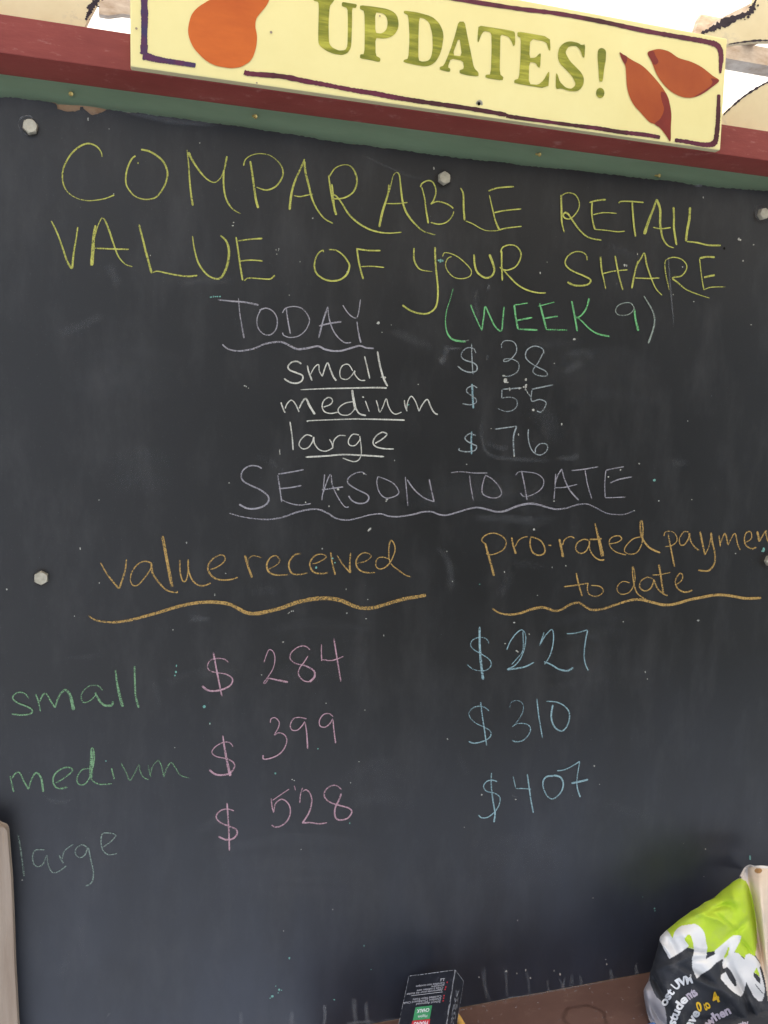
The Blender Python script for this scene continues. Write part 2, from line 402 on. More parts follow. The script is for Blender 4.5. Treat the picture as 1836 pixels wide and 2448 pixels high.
word('white chalk word small, underlined, below TODAY', 'white', 480, 690, '''
12|722,540 690,522 650,530 625,560 640,585 690,605 730,625 725,660 690,678 640,672 597,645
10-12|765,552 775,600 798,660
8|785,620 815,565 845,545 850,590 872,630
8-14|872,630 890,570 910,533 930,580 950,630 972,660
8|1090,590 1060,545 1020,550 998,590 1005,640 1050,650 1085,620 1105,590 1105,615 1140,655 1180,658
10|1175,485 1195,570 1212,645
14|1267,450 1285,550 1310,640 1340,700
6|1290,635 1325,635 1315,650
8-14|715,725 900,717 1100,713 1250,710 1335,713''', .8)
word('white chalk word medium, underlined, below TODAY', 'white', 480, 690, '''
10|575,815 590,860 605,890
9|605,860 620,825 650,800 680,830 705,885
10-18|705,860 730,810 755,790 780,840 818,902
9|880,850 930,830 945,800 920,780 885,800 870,840 885,880 930,895 985,885
16-20|1085,725 1095,790 1110,870
8|1100,810 1040,820 995,850 985,880 1010,905 1060,905 1095,875 1110,840
8-14|1110,850 1135,895 1185,910
8|1180,805 1195,845 1208,882
10|1158,777 1170,780
8|1258,800 1270,840 1283,885 1305,850 1330,790 1345,840 1370,885 1400,900 1440,885
9|1460,800 1465,840 1480,880
8|1475,870 1485,810 1510,772 1540,810 1565,880
8-12|1565,880 1590,830 1625,795 1650,850 1675,890 1700,903
6-12|770,955 770,948 900,942 1100,935 1300,938 1462,943''', .8)
word('white chalk word large, underlined, below TODAY', 'white', 480, 690, '''
10|640,955 655,1060 662,1158
9|800,1060 760,1048 720,1080 705,1120 730,1148 770,1140 800,1100 810,1065 815,1110 850,1155 900,1165 950,1140
8|922,1080 940,1110 948,1145
8|945,1140 955,1090 990,1055 1040,1055
8|1135,1050 1090,1045 1060,1085 1065,1120 1105,1125 1140,1085 1140,1060 1150,1130 1150,1190 1130,1230 1090,1240 1018,1215
10|1250,1110 1300,1080 1335,1045 1300,1030 1255,1060 1235,1105 1260,1135 1320,1148 1385,1150
12|752,1208 900,1200 1020,1190 1150,1195 1315,1205
8@.6|565,1150 568,1190''', .78)
word('green chalk words (WEEK 9)', 'green', 950, 690, '''
5-8-16|400,0 378,80 355,150 345,220 350,290 370,340 410,370 490,380
9|525,115 550,180 605,300
11|605,300 620,200 630,130 660,190 700,270 745,303 755,230 765,130
14|838,118 850,210 865,290
8|840,118 935,103
12|860,228 967,207
10-14|865,290 1005,297
14|1022,105 1045,200 1070,295
8|1008,127 1125,97
11|1055,213 1150,198
9@.8|1070,293 1217,297
13|1250,90 1268,180 1290,305
14-9|1375,70 1355,140 1320,190 1280,215
8-13|1285,200 1320,230 1380,290 1440,325 1522,343
12-18|1700,145 1708,220 1728,302''', .74)
word('grey green loop of the 9 and closing bracket', 'greygreen', 1100, 400, '''
7|1250,1010 1225,975 1180,972 1135,990 1115,1025 1130,1055 1180,1062 1225,1045 1250,1010
8-14|1318,922 1350,975 1380,1030 1395,1090 1385,1160 1350,1262
7@.8|62,1240 20,1245''', .66)
word('pale blue grey chalk price $ 38', 'bluegrey', 950, 690, '''
8-10|563,462 545,430 500,425 465,455 460,490 490,515 540,530 570,555 565,590 520,600 470,585 432,555
8|532,395 535,500 542,618
7|748,425 748,395 775,373 830,380 855,420 845,470 800,515 765,522 770,505 820,505 865,530 872,570 850,605 800,628 760,628
8|1050,470 1040,430 985,412 935,435 918,480 940,520 1000,560 1060,590 1075,620 1040,628 985,612 975,580 1010,530 1045,460''', .62)
word('pale blue grey chalk price $ 55', 'bluegrey', 950, 690, '''
8|572,712 545,697 505,712 497,740 530,765 565,795 560,820 520,833 467,825
10|755,722 885,712
8|750,725 748,785
7@.8|750,785 810,778 855,800 855,845 820,875 770,880 718,858
10|962,722 1030,708 1115,690
8|965,725 962,805 1020,795 1065,815 1055,855 1030,885 1000,878
6|925,730 955,775''', .62)
word('blue chalk strokes through the two lower dollar signs', 'blue', 950, 690, '''
14|535,683 540,780 545,860
12|533,1025 530,1100 532,1188''', .62)
word('pale blue grey chalk price $ 76', 'bluegrey', 950, 690, '''
9|563,1055 520,1040 487,1065 495,1090 540,1115 568,1130 555,1160 500,1170 445,1160 445,1145
9|700,1008 780,997 855,987
12-10|855,990 835,1050 832,1110 838,1205
8|940,1008 938,1070 955,1140 985,1180 1025,1193 1065,1170 1078,1135 1060,1112 1020,1115 992,1145 990,1175''', .66)
word('lavender chalk word SEASON', 'lavender', 520, 1090, '''
10-14|318,90 290,75 240,70 190,95 170,140 185,180 240,212 310,245 360,285 365,325 330,360 270,378 210,375 155,347
8-10|432,138 445,220 460,330
10|435,130 530,115 618,98
10|440,235 520,227 602,212
6-10|462,315 520,340 590,352 668,342
8|768,130 760,220 748,318
8|750,290 775,210 810,132 825,210 860,290 910,362 942,365
10|748,243 820,233 902,222
8-12|1068,135 1030,115 975,130 935,165 940,200 1000,240 1070,275 1085,305 1060,335 1010,340 965,320 940,285
8|1150,148 1200,165 1265,200 1300,255 1280,285 1215,303 1170,275 1148,225 1143,180 1150,148
8|1347,150 1355,240 1365,357
9|1360,170 1410,240 1480,300 1553,328
10|1518,168 1535,250 1553,328''', .72)
word('lavender chalk words TO DATE', 'lavender', 1050, 1090, '''
7|85,120 150,113 250,122 345,122
7|218,140 225,210 245,320
8|335,140 380,165 430,220 447,270 420,297 370,300 315,275 307,230 320,170 335,135
7|548,140 570,115 630,115 700,128 745,165 745,215 710,255 650,285 605,290 583,265
9|590,105 610,200 630,315
8|835,128 830,220 823,310
10-8|830,200 850,140 880,93
8-12|880,93 900,170 940,250 1000,317
8|830,228 900,225 990,203
9|948,105 1040,95 1140,77
8|1045,95 1065,210 1095,307
8|1195,105 1187,200 1190,295
8|1195,103 1250,90 1325,77
10|1225,193 1290,168 1382,150
8|1190,300 1335,295''', .68)
word('wavy lavender chalk underline below SEASON TO DATE', 'lavender', 520, 1090, '''
8-14-10-12-12-16-10-6|85,410 150,430 250,448 370,455 480,435 580,400 670,383 730,385 790,410 850,447 930,460 1010,445 1090,423 1170,415 1230,432 1300,435 1400,420 1470,402 1535,400 1590,420 1640,425 1700,410 1800,380 1870,370 1940,385 2000,400 2060,395 2150,360 2240,342 2310,352 2390,375 2440,382 2510,372 2580,350 2650,345 2720,375 2790,410 2860,420 2920,418 2990,392''', .66)
word('orange chalk word value', 'orange', 200, 1240, '''
8-14|120,313 170,400 250,500
10-14|307,292 295,380 255,500
9|490,320 440,305 390,325 350,375 335,430 350,475 390,475 440,420 480,360 485,325
16-12-7|485,318 495,390 550,470 600,515 665,530 672,518
22|565,125 585,230 605,340 635,490
10|690,295 692,380 710,445 735,440 750,370 750,292
11|750,295 752,370 780,440 820,475 865,480 910,462
8-8-14-9|910,365 960,345 1010,305 1010,270 980,260 930,285 895,330 895,375 930,420 990,440 1060,435 1105,420''', .62)
word('orange chalk word received', 'orange', 200, 1240, '''
16|1157,263 1175,330 1208,422
6@.8|1178,320 1185,285 1220,265 1275,280
7-8-14-9|1312,368 1370,340 1405,305 1385,268 1345,275 1315,320 1320,370 1355,398 1410,405 1470,400
9-13-8|1555,250 1510,262 1475,310 1475,360 1500,395 1550,400 1605,388
7-7-14-9|1640,325 1690,310 1740,275 1710,255 1660,265 1625,310 1628,355 1660,388 1720,393 1752,385
10-13|1772,240 1783,320 1805,402
8-12|1818,262 1860,330 1913,388
10-16|1915,245 1908,320 1912,388
7-8-12-8|1960,320 2020,305 2062,270 2030,245 1985,255 1955,300 1960,345 1995,378 2050,388 2090,385
9|2195,290 2140,275 2105,290 2095,335 2120,360 2160,350 2200,310 2230,240 2230,190 2205,155 2190,200 2190,280 2210,330 2260,370 2300,400 2345,418''', .62)
word('thick wavy orange chalk underline below value received', 'orange', 200, 1240, '''
10-20-24-26-28-30-26-24|35,695 80,725 150,740 230,742 320,730 420,705 540,672 660,635 780,608 880,598 960,600 1040,612 1110,645 1170,675 1240,680 1320,665 1420,640 1530,600 1640,577 1730,570 1810,578 1880,600 1940,628 2010,642 2080,638 2180,610 2300,575 2380,562 2455,548''', .58)
word('orange chalk words pro-rated', 'orange', 1130, 1220, '''
8|90,240 65,215 90,180 150,163 210,185 240,225 225,275 180,305 130,318 95,310
14-16|90,235 115,330 135,400 152,470
12-14|280,195 290,250 310,312
7|305,260 330,215 370,192 395,190
12-9|415,200 412,250 430,300 470,322 510,310 518,275 490,220 440,195 415,192
8|540,250 568,252
14-20|622,205 635,270 648,335
8|645,250 660,210 700,188 730,200
9|830,215 795,208 750,235 740,280 770,308 810,295 835,250 838,220
8-12|835,220 840,280 870,330 910,355 945,355
10-30|877,92 895,170 915,250 932,330
12|838,208 880,208 925,203
8|985,240 1040,228 1068,205 1050,183 1005,190 980,220 990,265 1030,300 1100,320
8|1205,190 1150,205 1100,255 1090,295 1130,315 1180,300 1215,240
8-12-14|1215,235 1222,150 1215,80 1203,90 1205,160 1225,215 1270,270 1345,305''', .66)
word('orange chalk word payment running off the right side', 'orange', 1283, 1200, '''
7|912,245 925,215 970,212 1000,240 1005,280 970,312 920,320
10-12|943,232 960,320 988,465
8-12|1090,215 1055,215 1025,260 1030,305 1060,305 1090,260 1095,225 1105,280 1135,325 1165,347
14|1172,212 1190,300 1208,380
6|1208,380 1235,320 1250,250
14-12|1250,220 1260,290 1278,370 1275,440 1240,488 1200,495 1158,488
10|1308,240 1318,320
8-12|1318,300 1350,225 1372,310
8-10|1372,310 1420,225 1440,300 1460,345
8-12|1500,290 1540,260 1535,215 1505,220 1490,260 1500,310 1540,335 1575,325
16|1582,210 1597,285
10|1597,285 1630,225 1650,205
12|1642,215 1655,270 1680,300
12|1740,130 1750,220 1770,300
8|1710,190 1790,180''', .6)
word('orange chalk words to date', 'orange', 1130, 1220, '''
12|742,450 760,530 785,615
10|655,548 730,538 828,522
8|828,522 822,560 835,600 880,617 925,600 935,570 910,545 850,538
7|1125,520 1080,510 1045,535 1035,570 1060,600 1110,595 1145,560 1165,500
9|1165,500 1160,440 1147,405 1148,470 1165,560 1190,605 1245,640
8-11|1290,490 1250,480 1205,510 1200,555 1235,578 1275,560 1295,520 1300,500 1325,560 1370,600 1400,612
14|1335,388 1350,480 1368,600
8|1290,462 1340,462 1418,445
8-12|1465,530 1500,500 1505,465 1485,452 1458,490 1455,530 1480,570 1530,587 1575,572''', .6)
word('wavy orange chalk underline below to date', 'orange', 1130, 1220, '''
10-20-16-16-20-20-20|143,705 190,735 260,748 340,738 420,710 490,697 540,705 590,722 640,710 700,675 760,662 800,685 850,713 930,708 1030,675 1130,645 1200,640 1280,658 1370,678 1450,672 1560,640 1639,625 1729,608 1809,608 1889,620 1959,632 2069,628''', .62)
word('pink chalk price $ 284', 'pink', 440, 1500, '''
8-8-16|318,252 290,228 240,222 190,235 168,275 185,310 240,325 300,335 345,365 340,405 300,435 230,455 170,450 130,420
12|210,178 225,260 250,390 272,495
7|572,252 590,200 610,160 640,175 652,225 640,290 605,350 572,395 585,398 610,360
8-16|600,362 660,375 745,392
8-8-16|903,160 870,135 820,140 770,180 762,225 800,258 870,275 930,310 935,355 900,390
8|900,390 855,380 820,335 830,290 860,250 888,205
8|985,122 985,190 988,240
8|985,228 1050,238 1100,225 1142,208
10|1075,80 1092,190 1125,388''', .64)
word('pink chalk price $ 399', 'pink', 440, 1500, '''
8-8-16|352,855 325,825 280,825 225,855 200,895 230,925 300,940 345,960 362,990 345,1030 300,1055 230,1055 182,1022
9-22|278,775 290,860 310,970 332,1065
7-10|618,685 625,655 655,648 682,680 675,720 648,770 680,755 720,770 737,810 720,865 680,910 620,938 570,943 568,915
8|878,655 830,645 785,655 762,700 775,735 815,735 850,700 865,675
8-12|868,680 880,760 886,870
8-9|1070,640 1040,618 1000,625 972,665 975,705 1010,715 1045,690 1065,655
8-11|1068,660 1075,740 1087,830''', .66)
word('pink chalk price $ 528', 'pink', 440, 1500, '''
8-14|358,1315 310,1302 260,1315 230,1355 255,1395 320,1425 370,1445 380,1480 350,1515 300,1522 248,1500
11|308,1258 318,1400 323,1500 325,1600
7|755,1158 700,1195 635,1240
8|625,1225 632,1290 643,1328
8-11|643,1328 655,1265 700,1232 745,1260 763,1310 750,1370 710,1415 660,1432 628,1418
7|830,1260 835,1200 850,1150
8-12|850,1175 880,1165 910,1205 915,1260 895,1330 848,1405
12-8|850,1402 910,1400 970,1408 1025,1400
6@.8|790,1135 800,1168
8-13|1130,1163 1090,1133 1045,1140 1010,1175 1010,1220 1050,1255 1110,1275 1180,1295 1203,1325 1170,1370 1110,1380 1082,1350 1085,1290 1110,1240 1128,1190''', .64)
word('pale blue chalk price $ 227', 'blue', 1050, 1470, '''
7@.8|357,205 335,170 285,162 240,180 225,215 250,250 310,285 360,320 372,360 340,395 290,400 240,388 200,355
14-20|290,85 290,200 298,330 315,465
8|485,250 510,190 555,130 595,108 620,150 615,220 590,300 545,360 490,388
6|600,115 600,250 560,310 520,355
14-9|487,392 560,383 620,370 680,340
7|752,125 735,175 720,220
8|722,215 760,150 808,105 820,160 812,230 790,300 755,355
10-14|752,335 800,355 860,390 920,400 960,378
8|915,135 980,130 1062,108
9|1065,110 1050,180 1040,270 1045,340 1068,398''', .62)
word('pale blue chalk price $ 310 with a faint 3', 'blue', 1050, 1470, '''
7-7-11@.8|357,688 320,660 260,658 220,690 218,730 260,775 330,808 370,840 360,880 310,908 250,920 212,908
10@.9|297,625 308,720 325,830 340,938
6@.55|505,665 520,625 565,615 600,640 600,690 570,750 525,805
6-10@.8|525,800 570,778 630,785 655,815 640,860 600,900 550,910 525,898
9|700,602 715,730 740,882
8-13|768,620 840,625 900,655 932,700 930,760 905,815 870,832 825,800 803,730 815,645''', .62)
word('pale blue chalk price $ 407 with a crossed 7', 'blue', 1050, 1470, '''
8|415,1195 380,1185 340,1195 318,1230 340,1265 400,1280 435,1310 430,1360 400,1410 350,1450 305,1455 282,1435
8-13|375,1132 372,1210 385,1330 400,1420 392,1487
7@.8|530,1158 548,1240
7@.85|548,1245 600,1245 662,1250
10|632,1142 645,1240 658,1330 675,1420
15-8-14|820,1150 870,1165 890,1215 870,1275 820,1318 780,1305 750,1250 745,1195 770,1160 820,1155
8|845,1118 900,1110 960,1080 1008,1050
7-11|1008,1050 990,1160 990,1240 1012,1307
15|948,1208 1010,1195 1068,1180''', .66)
word('green chalk word small at the left edge', 'dimgreen', 0, 1560, '''
9-13|205,328 180,295 140,285 105,300 92,330 130,362 200,390 232,415 215,440 150,448 85,440
10|255,298 275,350 290,422
11|285,350 310,300 335,300 365,350 395,395
10-26|395,395 420,320 465,268 500,300 515,350 528,412
8@.8|735,270 700,237 640,240 595,280 582,320 600,358 645,345 690,300 685,285
14-18|683,285 710,340 750,378 800,378 810,350
10-26|828,125 840,220 858,310 880,388
12-16|965,95 968,220 975,320 995,395''', .66)
word('green chalk word medium at the left edge', 'dimgreen', 0, 1560, '''
9-13|72,885 85,940 98,1000
11|88,900 110,868 140,862 170,920 205,982
10-16|205,982 225,910 260,862 295,900 310,1000
9-13|400,935 460,900 518,850 500,825 450,830 395,870 380,920 400,965 440,975 482,965
9|640,830 590,840 555,890 560,940 605,945 645,890 675,780 672,700 655,690 650,760 645,870 665,920 720,945 805,940
18|662,700 660,800 655,900
11|800,830 810,870 820,910
8@.7|868,795 900,850 930,915 960,875 998,805 1005,850 1030,895 1065,910
8@.7|1065,810 1070,850 1082,892
8@.7|1080,870 1095,815 1135,775 1160,820 1175,895
8@.75|1175,895 1195,830 1230,790 1260,830 1295,880 1355,900''', .64)
word('faint grey green chalk word large at the left edge', 'dimgrey', 0, 1560, '''
10-14|130,1305 145,1390 160,1500 172,1605
9|320,1415 260,1415 235,1450 240,1510 270,1535 310,1515 335,1455 345,1520 375,1575 420,1570 475,1530
10|425,1455 445,1495 455,1510
8|445,1480 465,1420 525,1375
10|630,1400 590,1378 550,1400 540,1440 570,1470 610,1450 632,1400 650,1480 670,1570 665,1630 645,1660 612,1675
9|740,1395 800,1350 830,1310 790,1295 735,1300 725,1360 740,1420 780,1450 840,1440''', .6)

# chalk flecks and dots
def flecks(name, colour, items, press=.8):
    V, Fc, P = [], [], []
    for x, y, r in items:
        n = random.randint(6, 9); k0 = len(V); zoff[0] = (zoff[0]+1) % 37; yb = -.0006-zoff[0]*.00003
        a0 = random.random()*6; el = random.uniform(.65, 1.3)
        for i in range(n):
            a = a0+i*2*math.pi/n; q = r*random.uniform(.7, 1.15)
            V.append(at(x+q*math.cos(a)*el, y+q*math.sin(a)/el, yb)); P.append(press)
        Fc.append(list(range(k0, k0+n)))
    return tag(stroke_obj(name, V, Fc, P, CM[colour], board), kind='stuff')
def fl(ox, oy, k, s): return [(ox+float(a.split(',')[0])/k, oy+float(a.split(',')[1])/k, float(a.split(',')[2])/k) for a in s.split()]
mint = fl(600, 360, 3, '1345,787,8 1358,790,11 1375,790,7') + fl(480, 690, 3, '70,62,5 76,61,5 90,58,6 105,57,6 120,57,6 136,56,6 1490,833,6') + fl(0, 1560, 3, '1265,95,7 1262,140,10 1255,165,6 1463,387,11 760,778,5') \
  + fl(440, 1500, 3, '145,568,11 655,1046,7 185,690,6 960,870,5 1188,1403,6') + fl(1050, 1090, 3, '1543,174,10') + fl(1500, 2040, 4.94, '1447,45,18 1449,65,13 180,515,6 320,650,9 325,680,9 315,655,7') \
  + fl(1283, 1200, 3, '1628,338,14 1622,352,10') + fl(600, 1240, 3, '468,350,9 585,285,8 602,316,6 1640,470,5') + fl(0, 2200, 1.843, '1275,167,5 1215,290,3 1230,306,6 1240,308,3 1226,320,3 1200,335,6 1190,343,3 1473,350,4 1635,217,3 1604,112,3')
flecks('chalk_fleck', 'mint', mint, .72)
wh = fl(480, 690, 3, '1275,245,10 1268,248,7 1300,313,4 315,697,6 325,702,5 342,713,4 635,48,3 250,218,3 1163,777,5') + fl(950, 690, 3, '1270,363,10 775,660,17 762,625,9 790,672,7 922,653,9 920,700,13 925,690,8 905,705,7 920,725,6 975,870,10 805,722,9 875,715,8 1178,972,8 972,1095,3 868,1046,6 150,687,4 885,712,5 933,745,5') \
  + fl(100, 320, 3, '1375,635,5 1370,658,6 515,430,4 1133,65,4 1335,245,3 778,872,4') + fl(600, 360, 3, '1312,127,8 443,485,6 275,1037,4 185,742,4 180,712,5 200,705,5 198,718,4') + fl(520, 1090, 3, '1095,523,8 1085,532,6 800,360,6 1215,313,8 1210,325,6 83,193,5 1050,127,6 632,332,5 865,240,9 1270,32,4') \
  + fl(1050, 1090, 3, '1300,100,6 1213,150,7 1435,55,7 1575,322,6 680,525,7 1398,392,5 538,0,6 823,325,6') + fl(200, 1240, 3, '738,172,6 940,548,5 940,540,4 1475,673,5 1490,665,5 1503,662,6 1467,680,4') + fl(600, 1240, 3, '850,78,8 860,70,6 842,88,6 512,215,6 682,506,5 688,677,5 825,718,6 1405,235,4 1445,450,4') \
  + fl(1130, 1220, 3, '440,138,8 228,442,5 300,805,6 1617,790,8 1080,800,4 465,610,4 570,410,5 668,397,5 345,675,3') + fl(1050, 1470, 3, '555,258,7 565,264,5 473,205,6 645,138,6 1478,408,6 1493,460,4 1112,1083,7 60,890,6 535,55,5 545,875,3 305,1290,6 548,1323,5 1150,1215,4 1335,535,3 1175,540,3 180,1523,4 1320,48,4') \
  + fl(440, 1500, 3, '1432,57,5 710,105,6 775,1090,6 790,1098,5 1195,1113,4 1297,593,4 1255,963,4 840,1592,4') + fl(1283, 400, 3, '1450,515,10 1460,520,8 1555,555,6 25,757,8 575,835,3 630,702,9 645,704,6 1047,715,5 1127,963,5 1538,1128,5 1195,215,6 1480,670,7 75,680,4') \
  + fl(1100, 2240, 3.318, '745,268,7 793,295,8 1162,215,7 1155,178,5 1445,95,4 450,288,6 150,318,6 520,262,8 365,272,9 558,325,6') + fl(0, 1560, 3, '1253,682,4 160,1632,6 1505,512,5') + fl(0, 180, 3, '632,312,8 632,322,5 783,385,4 1433,485,5') + fl(0, 1300, 8.3, '1590,95,22 790,270,9 135,905,20')
for _ in range(130):
    wh.append((random.uniform(20, 1820), random.uniform(480, 2330), random.choice([.7, .8, .9, 1.1, 1.4])))
flecks('chalk_fleck', 'white', [q for q in wh if q[2] >= 1.3], .62)
flecks('chalk_fleck', 'dust', [q for q in wh if q[2] < 1.3], .7)

# rubbed smears, drips and erased traces
V, Fc, P = [], [], []
def smear(line, wd, pr, ox=0, oy=0, k=1.0): ribbon(V, Fc, P, pts(line, ox, oy, k), [float(a)/k for a in wd.split('-')], pr, .0, across=7, per=5)
for ln, wd, pr in (('185,230 190,330 205,420 232,505', '40-34-30-44', .26), ('358,240 366,330 370,400 374,485', '34-26-20-40', .26), ('522,255 540,340 545,400 552,462', '30-26-22-44', .22), ('695,335 698,400 705,432', '22-20-40', .24),
                   ('780,330 810,370 818,410', '16-18-40', .26), ('832,320 822,370 815,415', '18-18-40', .26), ('888,290 885,350 890,400', '28-30-40', .2), ('955,295 955,340 965,385', '30-26-40', .26), ('1195,250 1200,300 1210,345', '24-30-60', .32), ('1398,205 1395,255 1410,300', '24-26-60', .34),
                   ('0,556 180,530 350,495 400,480 530,464 700,435 830,412 980,385 1200,348 1400,308 1500,290', '12-10-14-10', .5)): smear(ln, '-'.join(str(float(q)*1.3) for q in wd.split('-')), pr*1.2, 1100, 2240, 3.318)
for ln, wd, pr in (('1430,370 1432,410 1428,480', '18-14-18', .42), ('1560,340 1562,400 1568,480', '26-18-30', .34), ('1612,360 1615,410 1622,480', '20-16-30', .38), ('1285,400 1285,430 1280,480', '18-18-24', .26), ('1055,405 1062,430 1062,470', '18-18-18', .2), ('485,405 470,430', '8-6', .22), ('1520,455 1600,448 1659,446', '12-14', .4), ('1659,446 1800,430 1900,420', '12-10', .3)): smear(ln, '-'.join(str(float(q)*1.3) for q in wd.split('-')), pr*1.05, 0, 2200, 1.843)
smear('940,610 955,800 970,980 985,1150', '12-12-9', .42, 1283, 400, 3)
smear('300,480 320,530 350,440 360,395', '50-60', .14, 950, 690, 3); smear('360,430 460,428', '26', .2, 950, 690, 3)
smear('605,900 612,1100 680,1200 900,1225 1100,1230', '30-40-50', .13, 950, 690, 3); smear('640,1100 720,1140 800,1140', '50', .12, 950, 690, 3); smear('640,520 650,470', '24', .14, 950, 690, 3)
smear('1180,620 1250,570 1330,520', '60-80', .09, 950, 690, 3); smear('1140,1210 1250,1215 1300,1180', '50-60', .12, 950, 690, 3); smear('1200,480 1320,450 1420,500', '60-90', .09, 950, 690, 3)
smear('850,258 1000,285 1200,322 1400,345 1560,350', '26-60-50', .22, 0, 180, 3); smear('400,240 600,262 850,290', '20-30', .1, 0, 180, 3)
smear('800,20 900,80 1100,170 1250,215', '20-30', .08, 600, 360, 3); smear('190,900 205,840 215,880', '16', .2, 1100, 400, 3)
smear('1190,130 1130,135', '30', .3, 1283, 400, 3); smear('1580,260 1600,330', '80', .1, 1283, 400, 3); smear('230,440 500,450 700,470', '60-90', .1, 1050, 1090, 3)
smear('740,735 920,712', '40', .12, 200, 1240, 3); smear('400,40 420,60', '40', .1, 1130, 1220, 3); smear('540,1290 540,1310', '50', .16, 1050, 1470, 3)
smear('1340,200 1420,320 1440,520', '60-80', .09, 600, 1240, 3); smear('960,800 1180,1100', '200', .05, 950, 690, 3)
smear('128,330 160,300 215,292 255,330', '14-10', .45, 0, 180, 3); smear('128,330 140,380 180,420 230,425 270,405', '12-10', .3, 0, 180, 3)
smear('1200,650 1180,800 1200,980 1300,1100 1400,1140', '90-80', .4, 1736, 460, 16.59); smear('1230,720 1380,690', '60', .3, 1736, 460, 16.59)
for gx, gy, gw, gh in ((300, 900, 260, 90), (1450, 900, 240, 110), (1150, 1180, 360, 60), (760, 1560, 240, 120), (1420, 1560, 260, 160), (700, 2080, 420, 120), (1250, 2060, 240, 90), (330, 1130, 160, 80), (900, 1880, 160, 90)):
    for q in range(5):       # arcs left by a duster
        yy = gy+gh*(q/4-.5); smear('%f,%f %f,%f %f,%f' % (gx-gw/2+random.uniform(-20, 20), yy+14, gx, yy-12+random.uniform(-8, 8), gx+gw/2+random.uniform(-20, 20), yy+10), '26-40-24', random.uniform(.015, .036))
for _ in range(26):
    x, y = random.uniform(60, 1780), random.uniform(540, 2300); a = random.uniform(-.6, .6)+random.choice([0, 1.5]); l = random.uniform(30, 150)
    smear('%f,%f %f,%f %f,%f' % (x, y, x+l*.5*math.cos(a), y+l*.5*math.sin(a)+random.uniform(-8, 8), x+l*math.cos(a), y+l*math.sin(a)), '%d-%d' % (random.randint(14, 40), random.randint(10, 30)), random.uniform(.03, .08))
tag(stroke_obj('chalk_smear', V, Fc, P, CM['dust'], board), kind='stuff')

# bolts holding the board
def bolt(px, py, rot):
    c = at(px, py, -.002); bm = bmesh.new()
    r, h = .0096, .0078
    rings = [(r*1.0, 0), (r*1.0, -h*.78), (r*.90, -h), (r*.55, -h*1.0), (0.0001, -h*.97)]
    V = []; Fc = []
    for k, (q, yy) in enumerate(rings):
        for i in range(24):
            a = rot+i*math.pi/12; hexr = q*(math.cos(math.pi/6)/math.cos(((i*math.pi/12) % (math.pi/3))-math.pi/6)) if k < 2 else q*.93
            V.append((c.x+hexr*math.cos(a), c.y+yy+.002, c.z+hexr*math.sin(a)))
    for k in range(len(rings)-1):
        for i in range(24): Fc.append([k*24+i, k*24+(i+1) % 24, (k+1)*24+(i+1) % 24, (k+1)*24+i])
    bm.free()
    o = part('bolt', V, Fc, M['bolt'], board)
for q in ((73, 304, .3), (1061, 427, .52), (1823, 512, .25), (99, 1381, .52), (1839, 1340, .1)): bolt(*q)
for bx_, by_ in ((73, 304), (1061, 427), (1823, 512), (99, 1381), (1839, 1340)):      # soft brown ring round each bolt
    V, Fc, P = [], [], []
    ribbon(V, Fc, P, [(bx_+19*math.cos(a*.55), by_+19*math.sin(a*.55)) for a in range(12)], [9, 12, 7, 11], .35, 0, across=5, per=3)
    tag(stroke_obj('bolt_ring', V, Fc, P, CM['grime'], board), kind='stuff')
p = at(1731, 594, 0); V = [p+Vector((.0022*math.cos(a), -.0006, .0022*math.sin(a))) for a in [i*.7 for i in range(9)]]
part('drill_hole', V, [list(range(9))], M['hole'], board)

# ------------------------------------------------------------------ green trim, red beam
tr = empty('green_trim', (.4, .01, 1.9)); tag(tr, 'weathered green painted board running between the red beam and the chalkboard', 'trim board')
vs, fs = boxmesh(-.6, 1.75, .008, .03, 1.80, 1.95); part('trim_board', vs, fs, M['green'], tr)
def screw(px, py, y, root, ang, mtl='brass', r=.0035, stick=.004):
    c = at(px, py, y); V = []; Fc = []
    d = Vector((math.sin(ang)*.6, -1, -math.cos(ang)*.5)).normalized(); u = d.cross(Vector((0, 0, 1))).normalized(); v = u.cross(d)
    for k, (q, t) in enumerate(((r*.5, -.002), (r*.5, stick*.8), (r, stick), (r*.9, stick*1.3), (r*.4, stick*1.15))):
        for i in range(10):
            a = i*math.pi/5; V.append(c + d*t + u*q*math.cos(a) + v*q*math.sin(a))
    for k in range(4):
        for i in range(10): Fc.append([k*10+i, k*10+(i+1) % 10, (k+1)*10+(i+1) % 10, (k+1)*10+i])
    Fc.append([40+i for i in range(10)])
    return part('screw', V, Fc, M[mtl], root)
for q in ((168.5, 223, .3), (605, 278, .8), (1282, 369, .9), (1567, 420, 1.1)): screw(q[0], q[1], .008, tr, q[2], r=.0030, stick=.006)
beam = empty('red_beam', (.4, -.02, 1.942)); tag(beam, 'dark red painted timber beam across the top of the chalkboard behind the yellow sign', 'beam')
vs, fs = boxmesh(-.6, 1.75, -.056, .03, 1.9422, 1.9868, .0012); part('timber', vs, fs, M['red'], beam)
# supports down to the ground (behind the board)
for i, x in enumerate((-.5, .5, 1.6)):
    vs, fs = boxmesh(x-.045, x+.045, .031, .12, 0, 1.9422-.001)
    o = new('timber_post', vs, fs, M['wood']); tag(o, ['green timber post behind the left end of the chalkboard', 'green timber post behind the middle of the chalkboard', 'green timber post behind the right end of the chalkboard'][i], 'post', 'posts carrying the beam')

